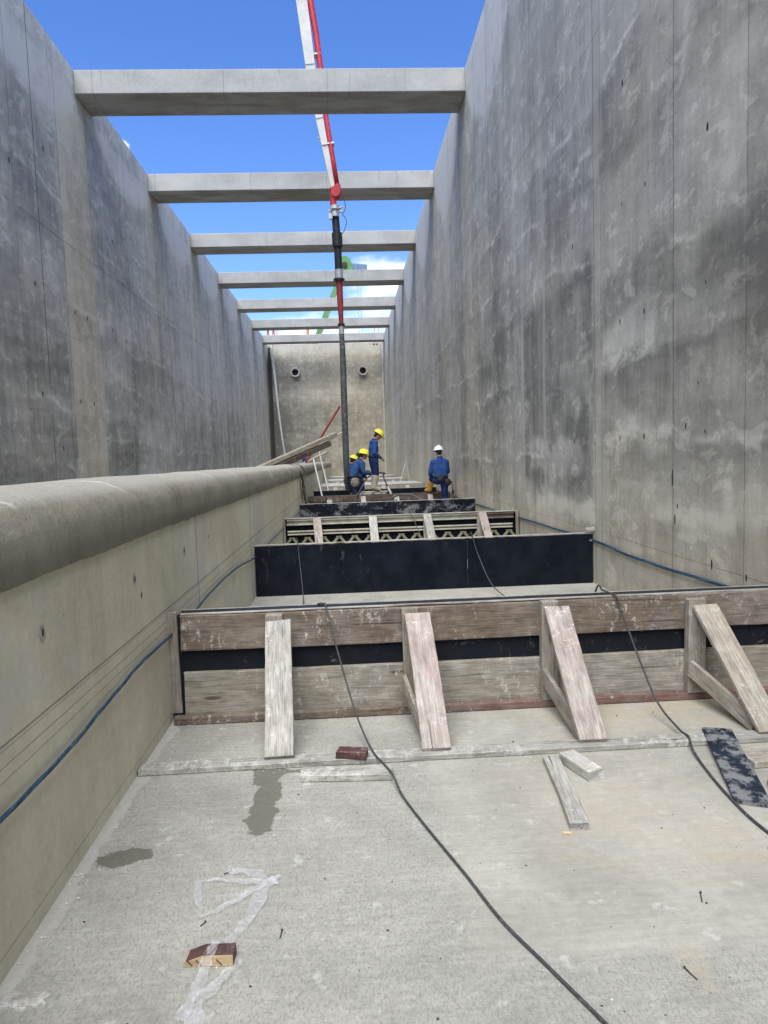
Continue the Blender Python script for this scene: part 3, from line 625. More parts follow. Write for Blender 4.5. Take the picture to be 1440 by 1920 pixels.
# far wall between the two
fwy=Y1; mb=MB(); n1,n2=70,70
def far_mesh():
    xs=np.linspace(XC+.002,XB-.002,n1); zs=np.linspace(-.8,ZT-.28,n2); vs=[];fs=[]
    for i in range(n1):
        for j in range(n2): vs.append((xs[i],fwy,zs[j]))
    for i in range(n1-1):
        for j in range(n2-1): fs.append((i*n2+j,(i+1)*n2+j,(i+1)*n2+j+1,i*n2+j+1))
    k=len(vs); x0,x1,z0,z1=xs[0],xs[-1],zs[0],zs[-1]
    vs+=[(x0,fwy,z1),(x1,fwy,z1),(x1,fwy+.45,z1),(x0,fwy+.45,z1),(x0,fwy+.45,z0),(x1,fwy+.45,z0)]
    fs+=[(k,k+1,k+2,k+3),(k+3,k+2,k+5,k+4)]
    mi=[0]*len(fs)
    me=bpy.data.meshes.new('far_wall')
    for (x,z) in ((2.26,ZT-.42),(2.49,ZT-.42)):
        kk=len(vs); vs.append((x,fwy-.004,z)); vs+=[(x+.07*math.cos(a*math.pi/6),fwy-.004,z+.07*math.sin(a*math.pi/6)) for a in range(12)]
        for a in range(12): fs.append((kk,kk+1+a,kk+1+(a+1)%12)); mi.append(1)
    me.from_pydata(vs,[],fs); me.materials.append(M['wf']); me.materials.append(M['hole']); me.polygons.foreach_set('material_index',mi)
    at=me.color_attributes.new('stain','FLOAT_COLOR','POINT'); v=np.array(vs); x,z=v[:,0],v[:,2]; c=np.ones((len(vs),4),np.float32)
    t=.5+.25*ss(z,8.6,9.4)-.18*patch(x,z,-5.6,1.2,3.2,5.4,soft=.5,seed=101,warp=.8)-.2*(1-ss(z,1.5,4.5))*(1-ss(x,-3,0))+.12*patch(x,z,-5.6,2.9,5.8,6.5,soft=.2,seed=104)-.15*patch(x,z,-5.6,-4,1,9,soft=.3,seed=107)
    t+=-.12*patch(x,z,-4.5,-1,6.3,8.3,soft=.4,seed=110)-.1*patch(x,z,-.5,2.4,2.3,2.9,soft=.05,seed=111)
    c[:,0]=np.clip(t,0,1); c[:,1]=np.clip(.35+.5*ss(x+z*.1,-2,1.5)*(1-ss(z,8.5,9.3)),0,1); c[:,2]=.35*(1-ss(x,-4,0)); at.data.foreach_set('color',c.ravel())
    me.update(); o=bpy.data.objects.new('end_wall',me); C.objects.link(o); props(o,'beige grey concrete wall closing the far end of the basin, with two round pipe stubs','wall'); WM[o]=Matrix.Identity(4); return o
far=far_mesh()
for x in (-3.55,1.37):
    p=MB(); n=28; R1,R2=.335,.245; vs=[];fs=[]
    for (y,r) in ((fwy,R1),(fwy-.42,R1),(fwy-.42,R2),(fwy-.02,R2)):
        vs+=[(x+r*math.cos(2*math.pi*i/n),y,7.69+r*math.sin(2*math.pi*i/n)) for i in range(n)]
    for k in range(3): fs+=[(k*n+i,k*n+(i+1)%n,(k+1)*n+(i+1)%n,(k+1)*n+i) for i in range(n)]
    p.add(vs,fs,0); p.add([(x,fwy-.03,7.69)]+[(x+R2*math.cos(2*math.pi*i/n),fwy-.03,7.69+R2*math.sin(2*math.pi*i/n)) for i in range(n)],[(0,1+i,1+(i+1)%n) for i in range(n)],1)
    p.build('pipe_stub',None,mats=[M['pipe'],M['hole']],origin=(x,fwy,7.445),label='round concrete pipe stub, '+('left' if x<0 else 'right')+' one high on the far wall',cat='pipe'
      ,group='pipe stubs on the far wall')

# corner strips / downpipe / hanging hose at the far left corner
MB().box((XC+.22,52.7,5.0),(.22,.22,9.0)).build('drain_pipe',M['hole'],label='dark vertical pipe in the far left corner of the basin',cat='pipe')
h=catmull([(-5.02,52.3,9.95),(-5.15,52.2,9.2),(-5.0,52.1,7.5),(-4.86,52,5.5),(-4.66,51.9,3.2),(-4.38,51.8,.9),(-4.3,51.6,-.2)],8)
MB().tube(h,[.11-.06*i/(len(h)-1) for i in range(len(h))],10).build('hanging_hose',M['pvc'],smooth=True,label='pale hose hanging down the far wall beside the left corner',cat='hose')
MB().box((XB-.07,52.9,4.8),(.12,.1,9.8)).build('joint_strip',M['pipe'],label='pale vertical joint strip in the far right corner',cat='joint strip')

# cross beams
ORD=['nearest','second','third','fourth','fifth','sixth','farthest']
for i in range(7):
    y=16.306+5.694*i; L=XB-XC
    b=MB().box(((XA*0+(XB+XC)/2),y+.52,ZT-.248),(L-.004,1.04,.496),bev=.012)
    b.build('concrete_beam',M['beam'],origin=((XB+XC)/2,y+.52,ZT-.496),label=('%s of the seven pale concrete cross beams spanning the two tall walls'%ORD[i]),cat='beam',group='concrete cross beams between the walls')

# low wall with rounded coping
lwt=empty('low_wall',((XA-.3),20,0),'waist high beige concrete dividing wall with a rounded grey coping, left of the walkway','wall')
ysw=np.concatenate([np.linspace(Y0,1,6),np.geomspace(1.2,50,420)])
exw=[disc(XA,y,z+fz(y),.010,.016,1,.0025,mi=1) for (y,z) in [(2.603,.992),(3.729,.992),(4.863,.994),(3.833,.887),(5.702,1.0),(7.0,1.0),(8.9,1.0),(10.4,1.0),(12.2,1.0)]]
exw+=[disc(XA,y,z+fz(y),.024,.034,1,.0018,mi=2) for (y,z) in [(2.603,.988),(3.729,.992),(4.863,.99)]]
sweep('wall_body',[(XA,z) for z in np.linspace(-.8,1.2,12)]+[(XA-.56,1.2),(XA-.56,-.8)],ysw,None,slope=True,extra=exw,mats=[M['low'],M['hole'],M['plug']],flip=True,parent=lwt)
cp=[(XA+.004,1.193),(XA+.016,1.20),(XA+.018,1.30)]
for k in range(1,20):
    a=math.pi*k/20; ca,sa=math.cos(a),math.sin(a); cp.append((XA-.28+.298*math.copysign(abs(ca)**.74,ca),1.30+.215*abs(sa)**.80))
cp+=[(XA-.578,1.30),(XA-.576,1.2),(XA-.56,1.193)]
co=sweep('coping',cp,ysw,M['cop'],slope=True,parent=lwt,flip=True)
npf=len(cp); ymax=50.
for i_,v_ in enumerate(co.data.vertices):
    k_=i_%npf
    if i_<npf*len(ysw):
        nz_=float(fbm(np.array([v_.co.y*5.]),np.array([k_*.0+.5]),77,4)[0])-.5
        if k_<2: v_.co.z+=nz_*.022
        elif k_<npf-2:
            q_=float(fbm(np.array([v_.co.y*1.6]),np.array([k_*.45]),78,4)[0])-.5; v_.co.z+=q_*.016; v_.co.x+=q_*.014
co.data.polygons.foreach_set('use_smooth',[True]*len(co.data.polygons))

# ------------------------------------------------------------------ FORMWORK
BX=[-.50,.42,1.33,2.25]
def post_nails(mb,c,n=3): pass
# --- panel 1, in the foreground
f1=empty('formwork_panel',(.9,4.42,0),'nearest formwork panel, brown and beige planks over a black sheet with four big board braces','formwork','formwork panels across the channel')
m=MB(); m.box((.905,4.415,.328),(4.02-.05,.15,.650),bev=.004); m.build('black_sheet',M['plyw'],f1)
MB().box((.905,4.4975,.326),(3.97,.012,.658)).build('back_edge_strip',M['wgrey'],f1)
board('front_edge_strip',(-1.05,4.334,.662),(2.87,4.334,.662),.022,.010,M['wgrey'],f1,(0,0,1),.002,seg=30)
board('upper_waler',(-1.045,4.318,.552),(2.86,4.318,.552),.215,.038,M['wbrown'],f1,(0,-1,0),.007,seg=26)
board('lower_waler',(-1.04,4.318,.176),(2.86,4.318,.172),.262,.038,M['wbrown2'],f1,(0,-1,0),.005,seg=26)
board('sole_batten',(-1.10,4.272,.0235),(.35,4.262,.0235),.055,.045,M['wbrown'],f1,(0,0,1),.003,seg=16)
board('sole_batten',(.352,4.262,.0235),(2.88,4.275,.0235),.055,.045,M['wred'],f1,(0,0,1),.003,seg=20)
board('end_batten',(-1.108,4.34,.05),(-1.108,4.34,.675),.075,.030,M['wtan'],f1,(0,-1,0))
BR=[(-.443,-.415,.615,'wgrey','chalky white board brace'),(.384,.418,.622,'wpink','pinkish worn board brace'),(1.240,1.256,.628,'wpink','pale pinkish grey board brace'),(2.165,2.235,.60,'wtan','tan board brace leaning most to the right')]
def brace(par,xt,xb,zt,yb,yp,mat,mat2,w_=.15,ft=None,lab=None,up_h=0.03):
    zb=fz(yb)
    d=board('brace',(xt,yp-.045,zt+0),(xb,yb,zb+.048),w_,.028,mat,par,(0,-1,.5),.003,seg=14)
    if lab: d['label']=lab
    board('upright',(xt-.02,yp,zb+.03),(xt-.02,yp,zt+.03),.058,.095,mat2,d,(1,0,0),.002)
    board('foot_board',(xt-.075,yp-.03,zb+.11),(xb-.06,yb+.07,zb+.055),.024,.085,mat2,d,(0,0,1),.002)
    return d
for xt,xb,zt,mt,lab in BR:
    zb=0
    d=board('brace',(xt,4.225,zt),(xb,3.612,.040),.152,.030,M[mt],f1,(0,-1,.9),.004,seg=16,label=lab)
    board('upright',(xt-.035,4.265,.048),(xt-.035,4.265,zt+.035),.10 if xt<2 else .11,.062,M['wtan'],d,(0,-1,0),.002)
    board('foot_board',(xt-.085,4.22,.21),(xb-.045,3.70,.050),.026,.105,M['wtan'],d,(0,0,1),.0025)
    for (px,pz) in ((-.05,.0),(-.02,.004),(.03,.002),(.052,0)):
        c=Vector((xt+px,4.225-.0165+.0,zt-.02+pz)); MB().tube([c+Vector((0,-.004,.002)),c+Vector((0,.004,0))],.0028,8).build('nail_head',M['hole'],d)
board('kicker_board',(-1.12,3.605,.0165),(2.88,3.622,.0165),.098,.030,M['wkick'],None,(0,0,1),.004,seg=30,label='long cement crusted board lying across the floor under the brace feet',cat='board')

# --- panel 2, black face towards us
def black_panel(y,h,mat,label,seam=None,x0=XA+.01,x1=XB-.012,hid_braces=True):
    z=fz(y); t=empty('formwork_panel',((x0+x1)/2,y,z),label,'formwork','formwork panels across the channel')
    parts=[(x0,x1)] if not seam else [(x0,seam-.003),(seam+.003,x1)]
    for a,b in parts: MB().box(((a+b)/2,y+.011,z+h/2-.006),(b-a,.022,h-.012),bev=.002).build('black_sheet',mat,t)
    board('top_edge_strip',(x0,y+.016,z+h+.001),(x1,y+.016,z+h+.001),.034,.014,M['wgrey'],t,(0,0,1),.002,seg=24)
    for zz in (.12,.44): board('waler',(x0+.02,y+.046,z+zz),(x1-.02,y+.046,z+zz),.2,.044,M['wbrown2'],t,(0,1,0),.003)
    if hid_braces:
        for bx in BX:
            d=board('brace',(bx,y+.12,z+h-.05),(bx+.02,y+.66,z+.04),.14,.028,M['wgrey'],t,(0,1,.8),.003)
            board('upright',(bx,y+.10,z+.01),(bx,y+.10,z+h-.02),.09,.05,M['wtan'],d,(0,1,0),.002)
    return t
p2=black_panel(8.32,.605,M['ply'],'smooth black plywood formwork panel standing clear on the floor behind the nearest panel',seam=1.385)
MB().box((XB-.05,8.30,.62),(.11,.05,.035),bev=.004).build('corner_block',M['wgrey'],p2)
MB().box((XB-.028,8.312,.485),(.02,.015,.03)).box((XB-.04,8.308,.485),(.03,.01,.008)).build('clip',M['wgrey'],p2)

# --- panel 3, steel walers with olive trusses
y3=12.0; z3=fz(y3); f3=empty('formwork_panel',(.9,y3,z3),'formwork panel of pale steel walers over olive truss brackets with four short boards','formwork','formwork panels across the channel')
MB().box((.89,y3+.10,z3+.30),(3.96,.05,.60)).build('black_sheet',M['ply'],f3)
board('top_edge_strip',(XA+.03,y3+.03,z3+.612),(XB-.03,y3+.03,z3+.612),.10,.016,M['wgrey'],f3,(0,0,1),.003,seg=20)
def chan(nm,za,zb,x0,x1,mat,par):
    c=MB(); h=zb-za; c.box(((x0+x1)/2,y3+.045,(za+zb)/2),(x1-x0,.012,h-.04)); c.box(((x0+x1)/2,y3+.025,zb-.012),(x1-x0,.06,.022),bev=.003); c.box(((x0+x1)/2,y3+.025,za+.012),(x1-x0,.06,.022),bev=.003)
    return c.build(nm,mat,par)
u=chan('upper_waler',.435,.535,XA+.07,2.33,M['steel'],f3); chan('end_waler',.433,.533,2.335,XB-.10,M['wbrown'],f3)
chan('middle_waler',.27,.345,XA+.08,XB-.12,M['steel'],f3)
for x in (-.97,-.83,-.68,2.42,2.56,2.70): MB().tube([(x,y3+.034,.485),(x,y3+.046,.485)],.010,8).build('bolt_hole',M['hole'],u)
for k in range(15):
    x=-.98+k*.265
    tr=MB()
    for s in (-1,1): tr.tube([(x+s*.135,y3+.02,z3+.13),(x+s*.016,y3+.02,z3+.27)],.024,6)
    tr.box((x,y3+.02,z3+.282),(.10,.03,.022)); tr.box((x,y3+.02,z3+.115),(.262,.04,.03)); tr.build('truss_bracket',M['olive'],f3)
board('end_batten',(XA+.025,y3,z3+.02),(XA+.025,y3,z3+.625),.05,.028,M['wbrown2'],f3,(0,-1,0)); board('end_batten',(XB-.045,y3-.01,z3+.02),(XB-.045,y3-.01,z3+.632),.05,.028,M['wbrown2'],f3,(0,-1,0))
for i,bx in enumerate(BX):
    d=board('brace',(bx-.02+.02*(i-1.5),y3-.03,z3+.605),(bx+.005+.04*max(0,i-1),y3-.45,z3+.05),.135,.028,M['wpink' if i in(0,3) else 'wgrey'],f3,(0,-1,.7),.003)
    board('upright',(bx-.03,y3-.0,z3+.02),(bx-.03,y3-.0,z3+.60),.09,.05,M['wtan'],d,(0,-1,0),.002)

# --- panel 4
p4=black_panel(16.2,.60,M['ply2'],'black formwork panel splashed with pale cement across its face',seam=.98)
# --- panel 5: brown top plank, dark below
y5=19.45; z5=fz(y5); f5=empty('formwork_panel',(.9,y5,z5),'dark brown plank formwork panel in front of the workers, four pale board ends standing up','formwork','formwork panels across the channel')
MB().box((.86,y5+.05,z5+.29),(3.86,.06,.58)).build('black_sheet',M['ply'],f5)
board('top_waler',(XA+.03,y5-.02,z5+.52),(XB-.12,y5-.02,z5+.52),.17,.045,M['wdark'],f5,(0,-1,0),.004,seg=20)
board('top_edge_strip',(XA+.03,y5+.03,z5+.607),(XB-.12,y5+.03,z5+.607),.10,.012,M['wdark'],f5,(0,0,1),.003)
board('lower_waler',(XA+.05,y5-.01,z5+.13),(XB-.2,y5-.01,z5+.13),.2,.04,M['wbrown'],f5,(0,-1,0),.004)
board('end_batten',(XB-.06,y5-.01,z5+.02),(XB-.06,y5-.01,z5+.63),.05,.03,M['wbrown'],f5,(0,-1,0))
for i,bx in enumerate(BX):
    d=board('brace',(bx-.02,y5-.07,z5+.565-(.07 if i==0 else 0)),(bx,y5-.5,z5+.05),.135,.03,M['wpink' if i in (0,) else 'wgrey'],f5,(0,-1,.7),.003)
    board('upright',(bx-.02,y5-.06,z5+.02),(bx-.02,y5-.06,z5+.55),.09,.05,M['wtan'],d,(0,-1,0),.002)
# --- panel 6
p6=black_panel(23.0,.615,M['ply'],'black formwork panel standing just behind the workers',x1=XB-.05)
# fresh concrete being placed between panels 5 and 6
wv=[];wf=[]
gx,gy=40,30
for i in range(gx):
    for j in range(gy):
        x=XA+.003+(XB-XA-.006)*i/(gx-1); y=y5+.09+(22.98-y5-.09)*j/(gy-1)
        wv.append((x,y,fz(y)+.20+.05*(float(fbm(np.array([x*2.]),np.array([y*2.]),3)[0])-.5)*2))
wf=[(i*gy+j,(i+1)*gy+j,(i+1)*gy+j+1,i*gy+j+1) for i in range(gx-1) for j in range(gy-1)]
MB().add(wv,wf).build('wet_concrete',M['wetc'],smooth=True,kind='stuff',label='fresh grey concrete being placed around the workers',cat='wet concrete')

# --- already cast slab blocks beyond
SL=['first','second','third']
for k,(ya,yb,h_) in enumerate([(27.0,30.5,.60),(35.2,38.3,.575),(43.0,45.6,.555)]):
    za,zb=fz(ya),fz(yb); t=empty('cast_block',(.9,ya,za),'%s cast concrete block behind the workers, flat pale top inside a timber edge form'%SL[k],'concrete block','cast concrete blocks across the channel')
    x0,x1=XA+.004,XB-.03
    vs=[(x0,ya,za),(x1,ya,za),(x1,yb,zb),(x0,yb,zb),(x0,ya,za+h_),(x1,ya,za+h_),(x1,yb,zb+h_),(x0,yb,zb+h_)]
    MB().add(vs,[(0,3,2,1),(4,5,6,7),(0,1,5,4),(1,2,6,5),(2,3,7,6),(3,0,4,7)]).build('concrete_body',M['fresh'],t)
    board('edge_board',(x0+.02,ya-.024,za+h_-.09),(x1-.02,ya-.024,za+h_-.09),.20,.04,M['wbrown2'],t,(0,-1,0),.003)
    MB().box(((x0+x1)/2,ya-.010,za+.18),(x1-x0-.06,.016,.34)).build('black_sheet',M['ply'],t)
    board('sole_batten',(x0+.02,ya-.06,za+.03),(x1-.02,ya-.06,za+.03),.08,.05,M['wbrown'],t,(0,-1,0),.003)
    for bx in BX: board('brace',(bx,ya-.06,za+h_-.05),(bx,ya-.45,za+.05),.15,.03,M['wgrey'],t,(0,-1,.7),.003,label=None)
for k,(y,h) in enumerate([(31.9,.56),(39.8,.56)]):
    black_panel(y,h,M['ply2' if k==0 else 'ply'],'%s black formwork panel showing between the cast blocks'%('nearer' if k==0 else 'farther'),x1=.9 if k==0 else XB-.1,hid_braces=False)

# ------------------------------------------------------------------ CABLES
def cable(name,pts,r,mat,label,n=8,cat='cable',strands=1,group=None):
    mb=MB(); P=catmull(pts,10)
    for s in range(strands):
        q=[]
        for i,p in enumerate(P):
            a=i*.22+s*2*math.pi/max(1,strands); off=r*1.05 if strands>1 else 0
            q.append(p+Vector((math.cos(a)*off*.55,0,math.sin(a)*off)))
        mb.tube(q,r,n)
    return mb.build(name,mat,smooth=True,label=label,cat=cat,group=group)
# grey cable 1, from the foreground over panels 1 and 2 to the workers
c1=[(.80,1.45,.010),(.652,1.823,.009),(.553,2.06,.009),(.465,2.271,.010),(.384,2.557,.009),(.28,2.896,.009),(.200,3.18,.012),(.168,3.32,.043),(.142,3.42,.043),(.085,3.60,.040),(.04,3.80,.06),(-.02,4.0,.17),(-.115,4.18,.50),(-.155,4.285,.655),(-.17,4.38,.665),(-.18,4.46,.664),(-.25,4.56,.60),(-.36,5.1,.12),(-.42,6.0,.008),(-.50,7.2,.008),(-.56,8.05,.05),(-.60,8.27,.40),(-.615,8.31,.595),(-.62,8.34,.612),(-.63,8.42,.60),(-.60,9.2,.1),(-.55,10.6,-.04),(-.53,11.4,.02),(-.56,11.88,.40),(-.58,11.98,.568),(-.58,12.12,.565),(-.5,13,.0),(-.3,15.6,-.06),(-.22,16.12,.3),(-.20,16.19,.52),(-.2,16.24,.522),(-.1,17,.1),(.0,18.8,-.05),(.12,19.35,.3),(.15,19.42,.50),(.20,19.5,.512),(.3,19.8,.55)]
cable('power_cable',c1,.0075,M['cabg'],'long dark grey cable running from the bottom edge over the left of the panels','cable') if 0 else None
cable('vibrator_cable',c1,.0055,M['cabg'],'dark grey cable snaking from the bottom edge past the red block over the left panels')
c2=[(1.75,2.2,.009),(1.66,2.70,.009),(1.662,3.0,.009),(1.70,3.30,.009),(1.735,3.5,.022),(1.765,3.60,.042),(1.77,3.72,.035),(1.755,3.95,.10),(1.72,4.12,.30),(1.665,4.25,.56),(1.64,4.29,.668),(1.63,4.34,.672),(1.62,4.47,.672),(1.60,4.54,.66),(1.66,5.0,.15),(1.75,6.3,.008),(1.70,7.1,.008),(1.60,7.9,.06),(1.50,8.22,.36),(1.445,8.30,.59),(1.44,8.34,.612),(1.42,8.45,.58),(1.3,9.5,.05),(1.24,10.8,-.03),(1.20,11.45,.12),(1.10,11.86,.42),(1.04,11.95,.565),(1.02,12.1,.566),(1.05,13.2,-.02),(1.08,15.4,-.06),(1.10,16.1,.3),(1.10,16.18,.52),(1.08,16.25,.522),(1.0,17,.2),(.95,18.6,-.05),(.85,19.3,.3),(.82,19.41,.51),(.78,19.6,.52)]
cable('vibrator_cable',c2,.0062,M['cabg'],'dark cable coming in at the right edge beside the blue black board')
cable('cable_tail',[(1.75,2.62,.022),(1.672,2.78,.022),(1.668,2.95,.012)],.009,M['cabg'],'short doubled cable end at the right edge next to the long cable') if 0 else None
cl=[(2.0,.515),(2.211,.509),(2.439,.506),(2.771,.508),(3.074,.528),(3.326,.540),(3.624,.556),(3.865,.553),(4.325,.541),(4.999,.541),(5.807,.56),(6.908,.538),(8.257,.447),(9.626,.43),(12.013,.401),(15.138,.364),(19,.33),(24,.30)]
cable('blue_cable',[(XA+.022,y,z) for y,z in [(1.2,.52)]+cl],.0047,M['cabb'],'bundle of blue cables strung along the low beige wall on the left',strands=3)
cr=[(4.4,.52),(5.265,.492),(6.237,.467),(7.24,.462),(8.25,.491),(9.929,.464),(11.969,.437),(13.94,.401),(15.974,.388),(20,.36),(26,.33)]
cable('blue_cable',[(XB-.024,y,z) for y,z in cr],.008,M['cabb'],'blue cable bundle strung along the foot of the tall right wall',strands=3)
cable('hose_loop',[(.95,16.28,.54),(1.0,16.35,.57),(1.2,16.45,.63),(1.45,16.42,.62),(1.62,16.32,.54),(1.72,16.28,.50)],.022,M['hose'],'grey hose loop arching above the cement splashed black panel',cat='hose')

# ------------------------------------------------------------------ SCRAPS ON THE FLOOR
def scrap(name,p0,p1,w_,t_,mat,label,cat='board',**k): return board(name,p0,p1,w_,t_,mat,None,(0,0,1),label=label,cat=cat,**k)
scrap('timber_offcut',(-.285,3.445,.019),(.168,3.418,.019),.105,.034,M['wkick'],'short flat grey board lying in front of the long floor board, wet stained','board')
o=scrap('brick_block',(-.105,3.612,.052),(.045,3.572,.052),.070,.040,M['redf'],'small dull red block resting on the long floor board','block')
scrap('timber_batten',(.985,3.475,.018),(.912,2.815,.018),.080,.034,M['wgrey'],'long thin weathered grey batten lying alone on the right of the floor','batten',rough_=.004)
scrap('timber_block',(1.07,3.48,.026),(1.14,3.25,.026),.090,.050,M['wkick'],'short thick whitish timber block beside the grey batten','block')
scrap('board_offcut',(1.965,3.68,.036),(1.725,2.93,.014),.150,.022,M['boardblk'],'blue black coated board with white crust lying at the right edge','board',cut=.02)
scrap('timber_plank',(1.93,3.36,.018),(2.55,3.42,.018),.17,.034,M['wtan'],'weathered plank poking in at the right edge behind the blue black board','plank')
scrap('wood_splinter',(1.90,3.10,.012),(2.3,2.88,.012),.06,.022,M['wtan'],'small tan timber offcut at the right edge below the plank','offcut')
scrap('wood_chip',(.836,2.795,.005),(.872,2.79,.005),.012,.008,M['wnew'],'tiny fresh wood chip on the floor below the grey batten','wood chip')
# sawn wedge
wx,wy=-.495,2.18
wg=MB(); pr=[(-.078,0),(.078,0),(.078,.036),(-.018,.036),(-.072,.017),(-.078,.012)]
vs=[(x,-.0275,z) for x,z in pr]+[(x,.0275,z) for x,z in pr]; n=6
wg.add(vs,[tuple(range(n))],0); wg.add(vs,[tuple(range(n,2*n))[::-1]],0)
for i in range(n):
    j=(i+1)%n; wg.add(vs,[(i,i+n,j+n,j)][:1],1 if i in (1,2,3) else 0)
for x in (-.06,-.03,.034): wg.box((x,-.0280,.013),(.0035,.002,.026),Matrix.Rotation(R(-42),3,'Y'),mi=1)
wo_=wg.build('sawn_wedge',None,mats=[M['wnew'],M['dred']],origin=(0,0,0),label='small fresh sawn timber wedge with brown top, tangled in clear plastic',cat='timber wedge'); place(wo_,None,Matrix.Translation((wx,wy,.002))@Matrix.Rotation(R(-3),4,'Z'))
# plastic film ribbons
def ribbon(mb,pts,ws,seed):
    P=catmull(pts,7); n=len(P); ra=random.Random(seed); vs=[];fs=[];K=6
    for i,p in enumerate(P):
        t=(P[min(i+1,n-1)]-P[max(i-1,0)]).normalized(); s=Vector((t.y,-t.x,0)); s=s.normalized() if s.length>1e-5 else Vector((1,0,0))
        f=i/(n-1)*(len(ws)-1); w_=ws[int(f)]+(ws[min(int(f)+1,len(ws)-1)]-ws[int(f)])*(f-int(f))
        for k in range(K):
            u=k/(K-1)-.5; z=p.z+.002+abs(math.sin(u*9+i*.55+seed))*.007+ra.random()*.0035
            vs.append(p+s*u*w_*(1+.2*math.sin(i*.8+seed))+Vector((0,0,z-p.z)))
    fs=[(i*K+k,(i+1)*K+k,(i+1)*K+k+1,i*K+k+1) for i in range(n-1) for k in range(K-1)]
    mb.add(vs,fs)
fm=MB()
ribbon(fm,[(-.33,2.585,.003),(-.39,2.545,.003),(-.47,2.46,.003),(-.565,2.39,.003)],[.05,.03,.028,.012],1)
ribbon(fm,[(-.565,2.385,.003),(-.60,2.50,.003),(-.618,2.60,.003)],[.01,.026,.03],2)
ribbon(fm,[(-.62,2.60,.003),(-.54,2.605,.003),(-.45,2.585,.003),(-.36,2.575,.003)],[.012,.014,.03,.05],3)
ribbon(fm,[(-.375,2.59,.003),(-.43,2.645,.003),(-.52,2.66,.003)],[.05,.05,.02],4)
ribbon(fm,[(-.315,2.61,.003),(-.365,2.54,.003),(-.385,2.42,.003),(-.42,2.31,.003),(-.455,2.24,.010),(-.475,2.208,.040),(-.485,2.17,.040),(-.50,2.145,.02),(-.505,2.10,.003),(-.52,2.0,.003),(-.535,1.93,.003)],[.02,.05,.05,.03,.03,.03,.03,.036,.04,.03,.04],5)
ribbon(fm,[(-.425,2.125,.003),(-.455,2.06,.003),(-.50,1.99,.003),(-.485,1.90,.003),(-.45,1.86,.003)],[.02,.04,.045,.05,.03],6)
fm.build('plastic_film',M['film'],smooth=True,label='crumpled strip of clear plastic film on the floor, looped round the timber wedge',cat='plastic film')
# nails and wire bits
for k,(x,y,a,l) in enumerate([(1.19,2.33,1.2,.05),(-.28,2.28,1.45,.035),(-.52,2.66,.6,.03),(.98,1.98,1.9,.05),(-.555,2.36,.9,.022),(-.43,2.18,1.3,.025)]):
    d=Vector((math.cos(a),math.sin(a),0))*l; c=Vector((x,y,.003)); nm=MB(); nm.tube([c-d*.5,c,c+d*.5+Vector((0,0,.004))],.0022,6); nm.tube([c+d*.5+Vector((0,0,.004)),c+d*.53+Vector((0,0,.004))],.0045,8)
    nm.build('nail',M['hole'],label=['bent dark nail on the right of the bare floor','thin dark nail lying right of the sawn wedge','dark nail inside the loop of plastic film','dark nail near the bottom right of the floor','tiny nail just below the corner of the plastic loop','dark nail touching the right end of the wedge'][k],cat='nail',group='nails on the floor')
cable('twig',[(2.05,4.12,.006),(1.97,4.03,.012),(1.90,3.92,.012)],.003,M['wnew'],'thin straw coloured sliver under the right braces',cat='wood sliver') if 0 else None
# loose grit: uncountable
gm=MB(); rr=random.Random(4)
for k in range(620):
    y=1.75+rr.random()**1.3*3.0; x=rr.uniform(-1.08,2.3); s=rr.choice([.0018,.0022,.003,.0045]) if rr.random()<.93 else .008
    s*=.7; c=Vector((x,y,s*.3)); vs=[c+Vector((rr.uniform(.6,1.3)*s*dx,rr.uniform(.6,1.3)*s*dy,rr.uniform(.5,1)*s*dz)) for dx,dy,dz in ((1,0,0),(-1,0,0),(0,1,0),(0,-1,0),(0,0,1),(0,0,-.3))]
    gm.add(vs,[(0,2,4),(2,1,4),(1,3,4),(3,0,4)],0 if rr.random()<.6 else 1)
for k in range(420):   # mortar crumbs swept against the boards
    yb2=rr.choice([3.555,3.675,4.235]); y=yb2-abs(rr.gauss(0,.03)) if yb2<3.6 else yb2+(abs(rr.gauss(0,.05)) if yb2<4 else -abs(rr.gauss(0,.06))); x=rr.uniform(-1.08,2.6); s=rr.uniform(.0015,.006)
    c=Vector((x,y,s*.3)); vs=[c+Vector((rr.uniform(.6,1.3)*s*dx,rr.uniform(.6,1.3)*s*dy,rr.uniform(.5,1)*s*dz)) for dx,dy,dz in ((1,0,0),(-1,0,0),(0,1,0),(0,-1,0),(0,0,1),(0,0,-.3))]
    gm.add(vs,[(0,2,4),(2,1,4),(1,3,4),(3,0,4)],1)
for k in range(260):   # crumbs along the low wall foot
    y=1.8+rr.random()*6; x=XA+.01+abs(rr.gauss(0,.03)); s=rr.uniform(.002,.008)
    c=Vector((x,y,s*.3+fz(y))); vs=[c+Vector((rr.uniform(.6,1.3)*s*dx,rr.uniform(.6,1.3)*s*dy,rr.uniform(.5,1)*s*dz)) for dx,dy,dz in ((1,0,0),(-1,0,0),(0,1,0),(0,-1,0),(0,0,1),(0,0,-.3))]
    gm.add(vs,[(0,2,4),(2,1,4),(1,3,4),(3,0,4)],1)
gm.build('grit',None,mats=[M['hole'],M['pipe']],kind='stuff',label='loose grit and crumbs scattered over the floor',cat='grit')
